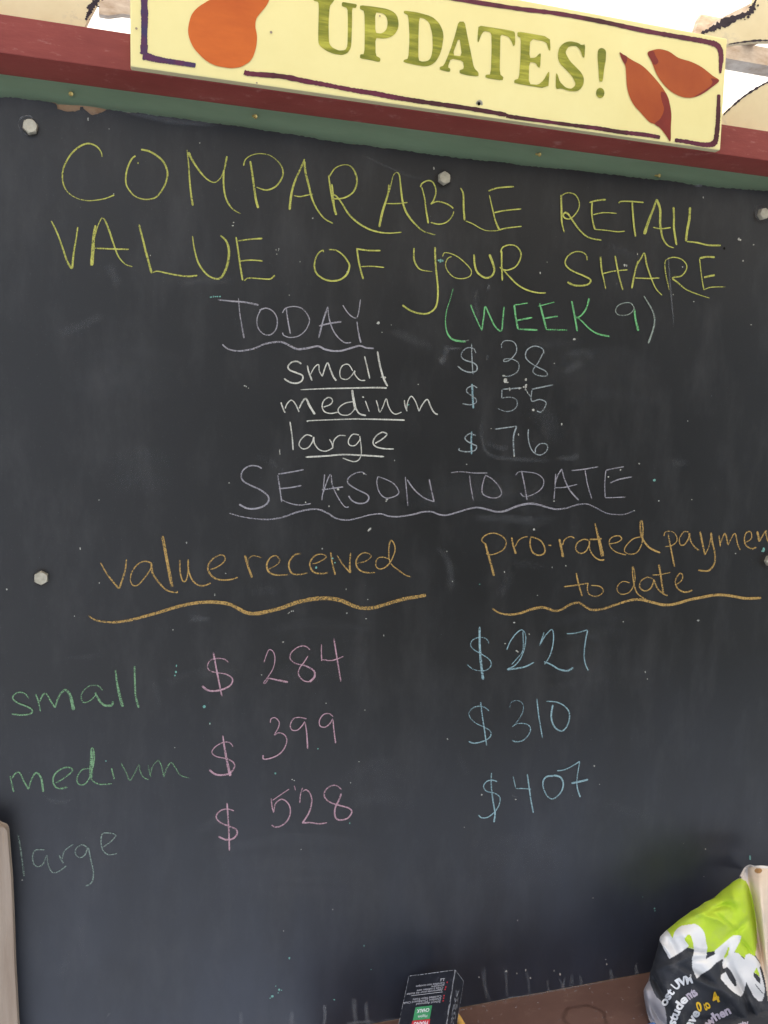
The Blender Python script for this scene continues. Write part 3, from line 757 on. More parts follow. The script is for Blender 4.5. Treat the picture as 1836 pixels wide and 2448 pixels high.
# ------------------------------------------------------------------ the yellow sign
YS = -.0685
sign = empty('painted_sign', (.4, -.062, 1.942)); tag(sign, 'pale yellow hand painted sign reading UPDATES! with an orange gourd and two leaves', 'sign')
bl, br, trc = at(312, 155, YS), at(1722.7, 370, YS), at(1738.6, 91.5, YS)
x0, x1, z0, z1 = (bl.x), (br.x+trc.x)/2, (bl.z+br.z)/2, trc.z
z0 = 1.9424
vs, fs = boxmesh(x0, x1, YS, -.0565, z0, z1, .0022)
me = part('sign_board', vs, fs, [M['sign'], M['sign_edge']], sign)
for f in me.data.polygons:
    if f.normal.z < -.7: f.material_index = 1
k_ = [0]
def paint(name, outline, mtl, holes=(), y=YS, root=sign, smooth=True, label=None):
    k_[0] += 1; yy = y - .0003 - .00004*(k_[0] % 20)
    loops = [[at(a, b, yy) for a, b in (catmull(outline, 4, True) if smooth else outline)]] + [[at(a, b, yy) for a, b in (catmull(h, 4, True) if smooth else h)] for h in holes]
    # sharp corners kept for letters
    t = tessellate_polygon(loops); V = [p for l in loops for p in l]
    return part(name, V, [list(q) for q in t], M[mtl], root, label)
RB = (600, 0, 2.711); RC = (1224, 0, 2.711); RA = (0, 0, 2.711)
def soft(p, it=1):
    """cut corners once so hand painted outlines are slightly rounded"""
    for _ in range(it):
        q = []
        for i in range(len(p)):
            a, b = p[i], p[(i+1) % len(p)]
            q += [(a[0]*.82+b[0]*.18, a[1]*.82+b[1]*.18), (a[0]*.18+b[0]*.82, a[1]*.18+b[1]*.82)]
        p = q
    return p
def letter(s, fr, holes=()): paint('letter', soft(pts(s, *fr)), 'letter', [soft(pts(h, *fr)) for h in holes], smooth=False)
letter('405,-25 405,5 437,12 440,60 436,200 436,270 442,290 455,305 490,330 540,350 590,357 625,345 645,315 650,290 652,250 655,150 655,50 680,52 688,28 640,20 590,12 588,40 625,52 628,120 628,200 625,300 610,325 570,328 530,310 512,290 505,270 503,150 510,40 530,15 540,0 540,-25', RB)
letter('708,33 705,58 735,72 738,200 735,350 708,352 705,378 770,388 835,403 840,378 808,360 806,245 850,250 880,248 905,240 925,228 940,210 952,188 957,160 955,135 950,110 938,90 920,75 895,63 870,55 790,42', RB, ['805,80 850,85 868,95 880,115 885,140 885,160 880,185 870,200 855,212 840,217 806,212'])
letter('992,68 990,85 1020,100 1028,250 1020,380 990,388 988,403 1060,420 1120,430 1145,428 1170,420 1193,403 1210,380 1226,348 1238,310 1248,240 1245,208 1235,180 1220,152 1200,130 1178,112 1150,100 1080,80', RB, ['1090,115 1115,118 1130,125 1148,140 1160,160 1175,220 1178,300 1175,335 1168,365 1160,382 1145,395 1110,400 1085,390 1085,250'])
letter('1345,140 1385,140 1400,220 1425,340 1445,440 1475,470 1475,495 1410,490 1352,475 1352,455 1380,445 1375,395 1295,378 1275,435 1292,445 1290,467 1225,453 1222,435 1250,425 1290,330 1325,220', RB, ['1350,235 1368,365 1305,358'])
letter('1475,165 1560,178 1640,190 1703,202 1712,215 1712,290 1700,300 1690,270 1670,238 1617,222 1615,300 1612,480 1637,500 1630,522 1520,505 1520,485 1555,482 1560,300 1558,210 1510,200 1490,230 1475,275 1468,270 1470,220', RB)
letter('35,208 60,207 245,240 250,328 238,325 222,270 118,250 112,375 150,375 180,345 188,350 182,440 168,435 155,408 112,400 108,545 170,550 205,520 235,465 243,470 235,575 15,540 15,518 45,510 55,380 58,245 35,235', RC)
letter('475,287 470,375 458,370 445,330 430,310 415,298 385,298 365,305 355,320 348,335 350,350 375,395 430,450 448,470 460,490 466,510 465,535 458,557 445,575 430,587 410,592 370,590 320,572 283,578 285,475 295,480 310,530 345,565 365,573 385,575 405,560 412,545 408,530 390,495 340,440 318,420 305,400 298,375 298,350 302,325 310,305 325,288 345,275 365,269 385,268 430,278 450,292', RC)
letter('570,313 585,311 600,318 608,330 610,345 608,390 598,440 588,528 575,530 565,525 560,440 555,380 555,350 558,325', RC)
paint('letter', [(1224+(572+27*math.cos(a*.6283))/2.711, (602+33*math.sin(a*.6283))/2.711) for a in range(10)], 'letter')
def border(s, fr, wd, mtl='border'):
    V, Fc, P = [], [], []; zoff[0] = 3
    ribbon(V, Fc, P, pts(s, *fr), [1.12*float(a)/2.711 for a in wd.split('-')], 1, YS, jit=.13, per=11)
    part('border_line', V, Fc, M[mtl], sign)
border('-1700,-250 -1300,-185 -900,-110 -500,-30 0,50 280,85 560,135 840,195 1060,235 1220,262', RC, '20-24-26-28')
border('1200,258 1280,275 1325,290 1348,320 1356,370 1352,430 1350,475', RC, '28-34-30-26-10')
border('1340,612 1338,700 1335,780 1328,860 1318,915 1295,935 1250,938 1200,932 1130,918 1055,908', RC, '18-26-26-34-26-24-22')
border('960,890 860,873 700,855 560,832 400,812 200,785 0,757 -35,748', RC, '24-24-20-26')
border('1659,745 1430,705 1150,665 1000,642 900,625 800,605 700,590 600,572 480,548 350,525 200,495 0,478 -45,468', RB, '26-26-30-24-30-28')
border('935,-60 935,30 937,120 935,200 934,280 932,352', RA, '38-40-36-46', 'indigo')
border('925,362 960,368 1000,380 1050,390 1100,398 1180,410 1268,424', RA, '46-36-30-26', 'indigo')
paint('gourd', pts('1740,-120 1760,-60 1748,-10 1727,35 1687,85 1662,120 1655,170 1665,230 1662,290 1647,350 1627,388 1600,412 1560,433 1520,440 1480,440 1400,425 1340,395 1290,350 1250,300 1225,240 1220,180 1240,100 1280,50 1340,10 1390,-20 1430,-80 1560,-150', *RA), 'orange')
paint('leaf', pts('697,340 720,352 780,390 850,430 920,500 980,575 1015,640 1025,700 1033,740 1030,820 1025,905 1000,880 960,830 920,803 890,790 830,725 790,680 760,620 745,560 740,490 735,430 715,390', *RC), 'leaf', label='long orange leaf pointing down')
paint('leaf', pts('878,345 910,325 960,318 1020,335 1080,375 1160,400 1230,435 1300,490 1343,522 1300,560 1240,605 1180,630 1120,632 1050,605 990,555 940,485 905,400', *RC), 'leaf', label='broad orange leaf pointing right')
paint('leaf_shade', pts('965,595 1000,608 1022,670 1033,740 1030,820 1027,915 1000,880 970,835 925,803 960,770 985,710 970,650', *RC), 'leafdark')
paint('leaf_shade', pts('697,340 720,352 748,372 735,415 715,390', *RC), 'leafdark')
paint('leaf_shade', pts('1290,508 1343,522 1300,562 1240,605 1180,630 1190,620 1270,570 1300,535', *RC), 'leafdark')
paint('leaf_shade', pts('880,345 915,330 930,360 950,400 925,420 905,395', *RC), 'leafdark')
screw(1144.8, 248, YS+.0015, sign, 0, 'bolt', .0052, .0018); screw(1144.8, 248, YS-.0012, sign, 0, 'hole', .0022, .0006)
for q, r in (((648, 77), .0018), ((326, 68), .0015), ((614, 198), .0012), ((908, 38), .0012)):
    p = at(*q, YS-.0012); part('nail_hole', [p+Vector((r*math.cos(i*.9), 0, r*math.sin(i*.9))) for i in range(7)], [list(range(7))], M['post'], sign)

# ------------------------------------------------------------------ cut-out panels above the beam
def cutout(outl, y, label, edges, thick=.012):
    p = [at(a, b, y) for a, b in outl]; zb = min(v.z for v in p)
    c = sum(p, Vector())/len(p)
    root = empty('cutout_panel', (c.x, y, zb)); tag(root, label, 'cut-out panel')
    vs, fs = prism(p, Vector((0, thick, 0))); part('plywood', vs, fs, M['cream'], root)
    for e, wd in edges:
        V, Fc, P = [], [], []; zoff[0] = 2; ribbon(V, Fc, P, e, wd, 1, y, jit=.5, per=9); part('edge_line', V, Fc, M['edgepaint'], root)
        if max(wd) > 9:
            V, Fc = [], []
            for a, b in catmull(e, 7)[::2]:
                if random.random() < .6:
                    cx, cy = a+random.uniform(2, 11), b+random.uniform(0, 10); r = random.uniform(1.2, 3.6); k0 = len(V)
                    for q in range(5): V.append(at(cx+r*math.cos(q*1.26)*random.uniform(.6, 1.4), cy+r*math.sin(q*1.26)*random.uniform(.6, 1.4), y-.0012))
                    Fc.append(list(range(k0, k0+5)))
            tag(part('paint_flake', V, Fc, M['edgepaint'], root), kind='stuff')
def onbeam(px, y): # photo row where a panel at depth y meets the top of the beam
    lo, hi = -100, 600
    for _ in range(40):
        mid = (lo+hi)/2
        if at(px, mid, y).z > 1.987: lo = mid
        else: hi = mid
    return lo
cutout([(-160, -120), (-160, onbeam(-160, 0)), (0, onbeam(0, 0)), (198, onbeam(198, 0)), (203, 62), (214, 38), (227, 14), (238, -6), (262, -60), (270, -120)], .0,
       'cream painted cut-out panel with a dark ragged edge at the top left above the beam', [(pts('246,-30 238,-6 222,12 212,32 205,48'), [10, 12, 14, 10, 3]), (pts('228,8 216,14 208,20'), [8, 10, 6])])
e1 = pts('1225,215 1290,190 1350,160 1440,120 1540,80 1562,40 1580,0 1600,-60', *RC)
e2 = pts('1405,286 1500,272 1600,262 1700,264 1800,280', *RC)
cutout(e1 + [(1900, -60), (1960, 60)] + list(reversed(e2)) + [(1690, 112), (1668, 96)], .02, 'pale yellow cut-out panel with dark curved edge behind the top right corner of the sign',
       [(e1, [5, 11, 17, 12, 13, 4, 2]), (e2, [3, 4, 4, 4])])
e3 = pts('1370,745 1400,715 1490,635 1580,575 1659,532 1800,480', *RC)
cutout(e3 + [(1960, 160), (1960, onbeam(1960, 0)), (1836, onbeam(1836, 0)), (1700, onbeam(1700, 0)), (1700, 290)], .0, 'cream cut-out panel standing on the beam at the right, its top edge curved', [(e3, [3, 4, 6, 4, 3])])

# ------------------------------------------------------------------ shed roof seen behind
def corrugated(name, x0, x1, y0, y1, zc, slope, mtl, label, thick=.0):
    V, Fc = [], []; n = int((y1-y0)/.019)
    for i in range(n+1):
        y = y0+(y1-y0)*i/n; z = zc+slope*(y-y0)+.011*math.sin(i*1.0472)
        V += [(x0, y, z), (x1, y, z)]
    for i in range(n): Fc.append([2*i, 2*i+1, 2*i+3, 2*i+2])
    return V, Fc
roof = empty('shed_roof', (.5, 1.6, 0)); tag(roof, 'glaring pale translucent corrugated roof on rafters above and behind the yellow sign', 'roof')
tl = M['corr']; ntr = tl.node_tree; pb = ntr.nodes['Principled BSDF']; trn = ntr.nodes.new('ShaderNodeBsdfTranslucent'); trn.inputs[0].default_value = (1, .93, .78, 1)
mx = ntr.nodes.new('ShaderNodeMixShader'); mx.inputs[0].default_value = .54; ntr.links.new(pb.outputs[0], mx.inputs[1]); ntr.links.new(trn.outputs[0], mx.inputs[2]); ntr.links.new(mx.outputs[0], ntr.nodes['Material Output'].inputs[0])
RZ, RS = 2.56, .15
V, Fc = corrugated('x', -.9, 4.8, -1.05, 3.6, RZ-.105, RS, None, ''); part('roof_sheet', V, Fc, M['corr'], roof, smooth=True)
for x in (-.85, .3, 1.62, 3.1, 4.4):
    vs, fs = boxmesh(x-.02, x+.02, -1.0, 3.5, RZ-.12, RZ-.02)
    for v in vs: v.z += RS*(v.y+.35)
    part('rafter', vs, fs, M['soffit'], roof)
for y in (.9, 1.75, 2.15, 2.8):
    vs, fs = boxmesh(-.9, 4.7, y-.03, y+.03, RZ-.17+RS*(y+.35), RZ-.122+RS*(y+.35)); part('purlin', vs, fs, M['soffit'], roof)
for nm, poly_, y_ in (('soffit_board', pts('1180,230 1215,120 1290,0 1330,-120 1660,-120 1600,60 1500,180', *RC), 1.02), ('soffit_board', pts('640,-60 640,90 700,100 790,88 850,96 850,-60', *RA), 1.06)):
    pp_ = [at(a, b, y_) for a, b in poly_]; vs, fs = prism(pp_, Vector((0, .02, 0))); part(nm, vs, fs, M['soffit'], roof)
for x, y in ((4.3, -.2), (-.86, .6), (4.3, 3.0), (-.86, 3.0)):
    vs, fs = boxmesh(x-.05, x+.05, y-.05, y+.05, 0, RZ-.02+RS*(y+.35)); part('roof_post', vs, fs, M['post'], roof)

# ------------------------------------------------------------------ ledge
ledge = empty('ledge', (.45, -.2, ZL)); tag(ledge, 'brown painted wooden ledge at the foot of the chalkboard, ring stained', 'ledge')
vs, fs = boxmesh(.24, 1.45, -.22, .03, ZL-.035, ZL, .003); part('shelf_board', vs, fs, M['ledge'], ledge)
V, Fc, P = [], [], []
cz = None
def onledge(px, py, up=0.0):
    d = right*(px-918)+down*(py-1224)+fwd*F; return CAM+d*((ZL+up-CAM.z)/d.z)
rc = onledge(1400, 2437)
ring = []
for i in range(49):
    a = i*2*math.pi/48; ring.append((a, 1+.05*math.sin(3*a)+.03*math.sin(7*a)))
for (ra, rb, up, mt_) in ((.030, .040, .0006, 'ring'),):
    V = []; Fc = []; P = []
    for i, (a, q) in enumerate(ring):
        for j in range(5):
            r = ra+(rb-ra)*j/4; V.append(rc+Vector((r*q*math.cos(a), r*q*math.sin(a)*.9, up))); P.append(.5*math.sin(j/4*math.pi))
    for i in range(48):
        for j in range(4): k = i*5+j; Fc.append([k, k+1, k+6, k+5])
    CM['stain'] = chalk('dark_ring_stain', (.03, .015, .01), True)
    stroke_obj('ring_stain', V, Fc, P, CM['stain'], ledge)
V, Fc, P = [], [], []
for i in range(60):
    p = onledge(random.uniform(1080, 1560), random.uniform(2360, 2446), .0006); p.y = min(p.y, -.004); r = random.uniform(.0006, .002); k0 = len(V)
    for j in range(6): V.append(p+Vector((r*math.cos(j*1.05), r*math.sin(j*1.05), 0))); P.append(.5)
    Fc.append(list(range(k0, k0+6)))
tag(stroke_obj('chalk_dust', V, Fc, P, CM['dust'], ledge), kind='stuff')
for i, x in enumerate((.30, .85, 1.38)):
    vs, fs = prism([Vector((x-.02, -.20, ZL-.0355)), Vector((x-.02, .029, ZL-.0355)), Vector((x-.02, .029, ZL-.33))], Vector((.04, 0, 0))); part('bracket', vs, fs, M['ledge'], ledge)

# ------------------------------------------------------------------ pine board at the lower left
yp = -.034
o_ = pts('-420,300 -300,290 0,290 30,308 55,316 72,328 84,346 90,372 100,500 112,650 125,800 132,950 140,1100 150,1400 160,1700 175,1960 190,2212 215,2560', 0, 1900, 4.037)
pl = [at(a, b, yp) for a, b in [(x-4.5, y) for x, y in o_]]
low = pl[-1]; dn = (pl[-1]-pl[-2]).normalized(); pl[-1] = pl[-2] + dn*((pl[-2].z-.001)/-dn.z)
pl.append(Vector((pl[0].x-.0, yp, .001)))
vs, fs = prism(pl, Vector((0, .012, 0)))
po = new('wooden_board', vs, fs, M['post']); tag(po, 'unpainted tan board with a rounded top corner standing at the lower left edge', 'board')
bv = po.modifiers.new('bevel', 'BEVEL'); bv.width = .003; bv.segments = 2; bv.limit_method = 'ANGLE'; bv.angle_limit = R(50)

# ------------------------------------------------------------------ text helper
def text_mesh(s, bold=0.0, align='LEFT'):
    cu = bpy.data.curves.new('t', 'FONT'); cu.body = s; cu.size = 1; cu.offset = bold; cu.align_x = align; cu.resolution_u = 3
    ob = bpy.data.objects.new('t', cu); C.objects.link(ob)
    dg = bpy.context.evaluated_depsgraph_get(); me = bpy.data.meshes.new_from_object(ob.evaluated_get(dg))
    vv = [v.co.copy() for v in me.vertices]; ff = [list(p.vertices) for p in me.polygons]
    bpy.data.objects.remove(ob); bpy.data.curves.remove(cu); bpy.data.meshes.remove(me)
    return vv, ff

# ------------------------------------------------------------------ chalk box
W_, T_, H_ = .0861, .0280, .1290
ea, eb, ec = -.9783, -.8383, -1.4483
P0 = Vector((.4484, -.0544, .6592))
Rb = Matrix.Rotation(ec, 3, 'Z') @ Matrix.Rotation(ea, 3, 'X') @ Matrix.Rotation(eb, 3, 'Y')
def bx(x, y, z): return P0 + Rb @ Vector((x, y, z))
cbx = empty('chalk_box', tuple(bx(-W_, T_, -H_))); tag(cbx, 'scuffed black chalk box with upside down print leaning against the chalkboard', 'chalk box')
vs, fs = boxmesh(-W_, 0, 0, T_, -H_, 0, .0012)
part('carton', [bx(*v) for v in vs], fs, M['boxblack'], cbx)
def edge_wear(a, b, wd, off):
    V, Fc = [], []; a, b = Vector(a), Vector(b); n = 40
    wv = Vector(wd); off = Vector(off)
    for i in range(n+1):
        t = i/n; q = a+(b-a)*t; s = random.uniform(.25, 1.0); V += [bx(*(q+off)), bx(*(q+off+wv*s))]
    for i in range(n):
        if random.random() < .85: Fc.append([2*i, 2*i+1, 2*i+3, 2*i+2])
    tag(part('worn_edge', V, Fc, M['boxscuff'], cbx), kind='stuff')
edge_wear((-W_, 0, 0), (0, 0, 0), (0, 0, -.0014), (0, -.0003, 0)); edge_wear((0, 0, 0), (0, 0, -H_), (-.0012, 0, 0), (0, -.0003, 0))
edge_wear((0, 0, 0), (0, 0, -H_), (0, .0014, 0), (.0003, 0, 0)); edge_wear((-W_, 0, 0), (-W_, 0, -H_), (.0009, 0, 0), (0, -.0003, 0))
edge_wear((0, 0, 0), (0, T_, 0), (0, 0, -.0012), (.0003, 0, 0)); edge_wear((0, T_, -.002), (0, T_, -H_*.5), (0, -.0008, 0), (.0003, 0, 0))
def facetext(s, cx, cz, size, mtl, sx=1.0, bold=.01):
    """upside down print on the front face: u to the left, v downwards"""
    vv, ff = text_mesh(s, bold)
    part('printed_text', [bx(cx - v.x*size*sx, -.00045, cz - v.y*size) for v in vv], ff, M[mtl], cbx)
def facerect(x0, x1, z0, z1, mtl, y=-.00035, name='printed_patch'):
    part(name, [bx(x0, y, z0), bx(x1, y, z0), bx(x1, y, z1), bx(x0, y, z1)], [[0, 1, 2, 3]], M[mtl], cbx)
lines = [('Certifiée non-toxique', -.0155, -.0185, .0048), ('poussière', -.0155, -.0222, .0048), ('Craie à tableau sans', -.0165, -.0258, .0048), ('Approuvée pour les écoles', -.0170, -.0296, .0048),
         ('Certified Non-Toxic', -.0170, -.0396, .0050), ('Dustless Chalkboard Chalk', -.0170, -.0436, .0050), ('School Approved', -.0170, -.0477, .0050)]
for s, x, z, sz in lines:
    facetext(s, x, z, sz, 'dullwhite', 1.25)
    if s not in ('poussière',): facerect(x+.0035, x+.0055, z-.0022, z-.0040+.004, 'redprint', name='bullet')
facerect(-.074, -.0165, -.0346, -.0341, 'white', name='printed_line')
facerect(-.0245, -.0165, -.0128, -.0122, 'white', name='printed_line'); facerect(-.0235, -.0228, -.0165, -.0125, 'white', name='printed_line'); facerect(-.0185, -.0178, -.0165, -.0125, 'white', name='printed_line')
facerect(-.064, -.024, -.0093, -.0035, 'boxscuff') if False else None
facerect(-.061, -.031, -.0745, -.0540, 'greenprint', name='green_label')
facetext('CHALK', -.034, -.0675, .0088, 'white', .95, .02) if False else None
V_, F_ = text_mesh('CHALK', .02); part('printed_text', [bx(-.0345-v.x*.0068, -.0006, -.0580-v.y*.0078) for v in V_], F_, M['white'], cbx)
V_, F_ = text_mesh('Hygieia', .0); part('printed_text', [bx(-.0360-v.x*.0058, -.0006, -.0680-v.y*.0058) for v in V_], F_, M['white'], cbx)
facerect(-.062, -.030, -.0865, -.0748, 'redprint', name='red_label')
V_, F_ = text_mesh('PRANG', .02); part('printed_text', [bx(-.0325-v.x*.0078, -.0006, -.0775-v.y*.0090) for v in V_], F_, M['white'], cbx)
V, Fc = [], []
for i in range(34):   # scraped patch on the narrow side
    z = -.020-random.random()*.055; y = .008+random.random()*.012; l = random.uniform(.003, .010); wv = random.uniform(.0004, .001); k0 = len(V)
    V += [bx(.0003+.00001*i, y, z), bx(.0003+.00001*i, y+wv, z), bx(.0003+.00001*i, y+wv, z-l), bx(.0003+.00001*i, y, z-l)]; Fc.append([k0, k0+1, k0+2, k0+3])
tag(part('scrape', V, Fc, M['boxscuff'], cbx), kind='stuff')

# chalk pieces on the ledge
def stick(a, b, r0, r1, mtl, label, cat='chalk'):
    d = (b-a); z = d.normalized(); u = z.orthogonal().normalized(); v = z.cross(u); V = []; Fc = []; rr = [(0, r0*.8), (.03, r0), (.9, r1), (1, r1*.7)]
    for t, r in rr:
        for i in range(14): V.append(a+d*t+u*r*math.cos(i*.4488)+v*r*math.sin(i*.4488))
    for k in range(3):
        for i in range(14): Fc.append([k*14+i, k*14+(i+1) % 14, (k+1)*14+(i+1) % 14, (k+1)*14+i])
    Fc += [list(range(14))[::-1], [42+i for i in range(14)]]
    o = new('chalk_stick', V, Fc, M[mtl], smooth=True); tag(o, label, cat)
a = onledge(1120, 2500); p1 = at(1093, 2425, a.y+.035)
stick(Vector((a.x, a.y, ZL+.006)), p1, .010, .004, 'yellowchalk', 'stub of yellow orange chalk propped beside the black chalk box')
a = onledge(1534, 2474); stick(Vector((a.x, a.y, ZL+.0055)), Vector((a.x+.03, a.y+.008, ZL+.0055)), .0055, .005, 'bluechalk', 'small blue chalk stub lying at the foot of the t-shirt')

# ------------------------------------------------------------------ the t-shirt heaped at the lower right
SX, SY, SK = 1500, 2040, 4.9375
sil = [(150, 1470), (160, 1440), (172, 1412), (190, 1392), (240, 1362), (280, 1335), (330, 1250), (380, 1190), (450, 1100), (530, 1020), (580, 905), (640, 830), (680, 750), (730, 690), (790, 600), (840, 545), (900, 470), (940, 420), (980, 385), (1020, 375), (1120, 350), (1200, 330), (1280, 310), (1400, 268), (1500, 250), (1560, 215), (1620, 190), (1700, 195), (1800, 212), (1880, 230), (1960, 255), (2020, 285), (2150, 330), (2400, 380), (2800, 420)]
def left_at(v):
    for (a, x), (b, y) in zip(sil, sil[1:]):
        if a <= v <= b: return x+(y-x)*(v-a)/(b-a)
    return sil[-1][1]
def bump1(u, v, cu, cv, ang, ru, rv, h):
    c, s = math.cos(ang), math.sin(ang); du, dv = u-cu, v-cv; a = (du*c+dv*s)/ru; b = (-du*s+dv*c)/rv
    return h*math.exp(-a*a-b*b)
FOLDS = [(620, 750, -.6, 260, 40, -.006), (1150, 600, .3, 160, 60, -.012), (1050, 640, -.3, 120, 30, -.008), (900, 690, -.4, 200, 30, .006), (1000, 760, .35, 260, 40, .008), (1150, 800, .7, 120, 25, -.007), (1320, 880, -.7, 200, 40, -.006), (1400, 1100, .9, 160, 30, -.007),
         (840, 1160, .15, 130, 26, -.007), (860, 1250, -.1, 90, 30, -.006), (540, 1100, 1.1, 160, 40, -.007), (430, 1100, .9, 130, 30, .006), (1000, 1560, .45, 500, 60, .014), (900, 1480, .5, 260, 40, -.012), (560, 1300, -.35, 260, 50, .007), (360, 1560, 1.1, 300, 36, -.012),
         (1250, 1750, .9, 500, 60, .012), (1380, 1700, 1.15, 400, 45, -.016), (1500, 1900, 1.1, 300, 50, .012), (620, 1900, 1.2, 400, 60, .008), (1080, 2000, .2, 300, 50, -.008), (1130, 1300, 1.9, 200, 40, -.008), (1300, 600, 1.2, 260, 60, .007), (240, 1750, 1.3, 260, 40, .010), (340, 1900, 1.0, 200, 40, -.010),
         (1480, 600, 1.35, 600, 45, -.022), (1560, 1100, 1.35, 300, 40, -.018), (1600, 700, 1.5, 500, 60, .014), (1640, 1300, 1.4, 300, 40, .014), (700, 1000, .8, 160, 50, .005)]
def sdepth(u, v):
    """depth of the cloth surface, in zoomed picture units"""
    l = left_at(max(v, 150)); e = max(0, min(1, (u-l)/420.0)); rnd = math.sqrt(max(0, 1-(1-e)**2))
    tp = max(0, min(1, (v-150)/500.0)); rt = math.sqrt(max(0, 1-(1-tp)**2))
    y = -.030 - .055*rnd*(.4+.6*rt) - .055*min(1, max(0, (v-150)/1900.0))
    for f in FOLDS: y -= bump1(u, v, *f)
    y -= .0009*math.sin(u*.013+v*.009)+.0007*math.sin(v*.021-u*.008)
    return y
def spos(u, v, off=0.0):
    y = min(sdepth(u, v), onledge(SX+u/SK, SY+v/SK).y-.004-.004*min(1, max(0, v-1500)/500))-off; p = at(SX+u/SK, SY+v/SK, y)
    return p
def inside(x, y, p):
    c = False; j = len(p)-1
    for i in range(len(p)):
        if (p[i][1] > y) != (p[j][1] > y) and x < (p[j][0]-p[i][0])*(y-p[i][1])/(p[j][1]-p[i][1])+p[i][0]: c = not c
        j = i
    return c
def pg(s): return [tuple(map(float, a.split(','))) for a in s.split()]
LIME = pg('1290,290 1380,305 1440,370 1475,450 1510,620 1545,860 1550,1020 1530,1150 1508,1215 1440,1180 1380,1235 1330,1200 1260,1160 1145,1245 1030,1155 930,1168 790,1135 700,1110 600,1060 535,1005 470,905 300,960 300,700 900,400 1100,380')
GREYP = pg('262,1500 275,1550 310,1640 345,1700 400,1745 425,1790 440,1820 460,1930 466,2030 466,2900 0,2900 0,1400 262,1400')
CREAM = pg('1460,100 1900,100 1900,1980 1760,1880 1659,1740 1625,1500 1600,1400 1560,1280 1510,1200 1530,1050 1525,850 1500,650 1470,500 1435,400 1400,330 1330,290 1250,330 1200,300 1380,150')
TWO = pg('375,1020 385,985 465,900 500,950 535,1005 545,960 560,920 595,880 640,855 720,840 800,832 840,855 870,880 900,920 915,960 930,1050 945,1120 935,1200 920,1252 985,1215 1032,1192 1030,1150 1100,1090 1180,1020 1250,968 1300,966 1345,975 1330,1040 1290,1110 1260,1170 1310,1180 1380,1255 1395,1200 1440,1180 1505,1220 1550,1280 1580,1320 1560,1350 1600,1500 1615,1560 1622,1620 1610,1690 1590,1742 1550,1746 1490,1690 1440,1590 1400,1510 1385,1600 1365,1660 1340,1692 1250,1640 1150,1540 1115,1500 1100,1470 1110,1430 1160,1400 1200,1480 1265,1570 1290,1565 1280,1500 1230,1400 1180,1340 1130,1362 1118,1290 1135,1245 1110,1255 1050,1290 970,1370 870,1430 820,1480 790,1420 765,1350 762,1250 790,1135 715,1105 640,1160 560,1210 495,1245 440,1150')
EYE = pg('675,1005 710,960 735,960 750,975 775,1050 783,1125 715,1105 725,1085 700,1060 680,1030')
LIM4 = pg('1185,1110 1207,1108 1185,1200 1148,1245 1138,1222 1170,1160')
SLOT = pg('1490,1408 1530,1430 1565,1470 1570,1540 1530,1510 1490,1450'); LIM5 = pg('1495,1405 1525,1345 1555,1420 1562,1460')
SLOT2 = pg('1500,1530 1600,1650 1608,1668 1590,1650 1520,1570')
COLS = {'char': (.040, .042, .048), 'lime': (.50, .66, .045), 'grey': (.36, .34, .35), 'cream': (.78, .62, .46), 'white': (.78, .76, .73), 'hem': (.80, .74, .70), 'beige': (.70, .58, .45), 'stain': (.42, .22, .08), 'print': (.75, .74, .72)}
def zone(u, v):
    if inside(u, v, SLOT) or inside(u, v, SLOT2): return 'char'
    if inside(u, v, EYE) or inside(u, v, LIM4) or inside(u, v, LIM5): return 'lime'
    if inside(u, v, TWO): return 'white'
    if inside(u, v, CREAM):
        if ((u-1545)/45)**2+((v-205)/32)**2 < 1: return 'stain'
        if u < 1420+(v-160)*.02 and v < 420: return 'hem'
        return 'cream'
    if inside(u, v, LIME): return 'lime'
    if inside(u, v, GREYP): return 'grey'
    return 'char'
NV, NU = 300, 210; VT, VB = 152, 2200
V, Fc, colr = [], [], []
for i in range(NV+1):
    t = i/NV; v = VT+(2080-VT)*(t/.95) if t < .95 else 2080+(VB-2080)*(t-.95)/.05
    l = left_at(v); r = 1800
    if v < 175: r = 1800
    for j in range(NU+1):
        s = j/NU; u = l+(r-l)*s**1.15
        V.append(spos(u, v)); colr.append(COLS[zone(u, v)])
for i in range(NV):
    for j in range(NU): a = i*(NU+1)+j; Fc.append([a, a+NU+1, a+NU+2, a+1])
# back layer so that the heap has a body
nb = 0; V2, F2 = [], []
for i in range(0, NV+1, 10):
    for j in range(0, NU+1, 10):
        p = V[i*(NU+1)+j]; q = p-CAM; V2.append(CAM+q*((min(p.y+.025, -.004)-CAM.y)/q.y) if 0 < j < NU and 0 < i < NV else p.copy())
nr, nc = NV//10, NU//10
for i in range(nr):
    for j in range(nc): a = i*(nc+1)+j; F2.append([a, a+1, a+nc+2, a+nc+1])
cloth = mat('printed_cotton', (.5, .5, .5), .85, .2)
ca = N(cloth, 'ShaderNodeAttribute', attribute_name='print_colour')
cc = mix(cloth, ramp(cloth, noise(cloth, 35, 6, .7), [(.5, (0, 0, 0)), (.8, (.25, .25, .25))]), ca.outputs['Color'], (.30, .28, .25))
base(cloth, cc); bump(cloth, noise(cloth, 900, 2, .5), .25, .0006)
shirt = empty('t_shirt', tuple(onledge(1700, 2560))); shirt.location.z = ZL
tag(shirt, 'crumpled charcoal, lime green and white printed t-shirt heaped at the lower right corner', 't-shirt')
part('lining', V2, F2, M['lining'], shirt, smooth=True)
so_ = part('cloth', V, Fc, cloth, shirt, smooth=True)
pa = so_.data.attributes.new('print_colour', 'FLOAT_COLOR', 'POINT'); pa.data.foreach_set('color', [q for c in colr for q in (*c, 1)])
V = []; Fc = []
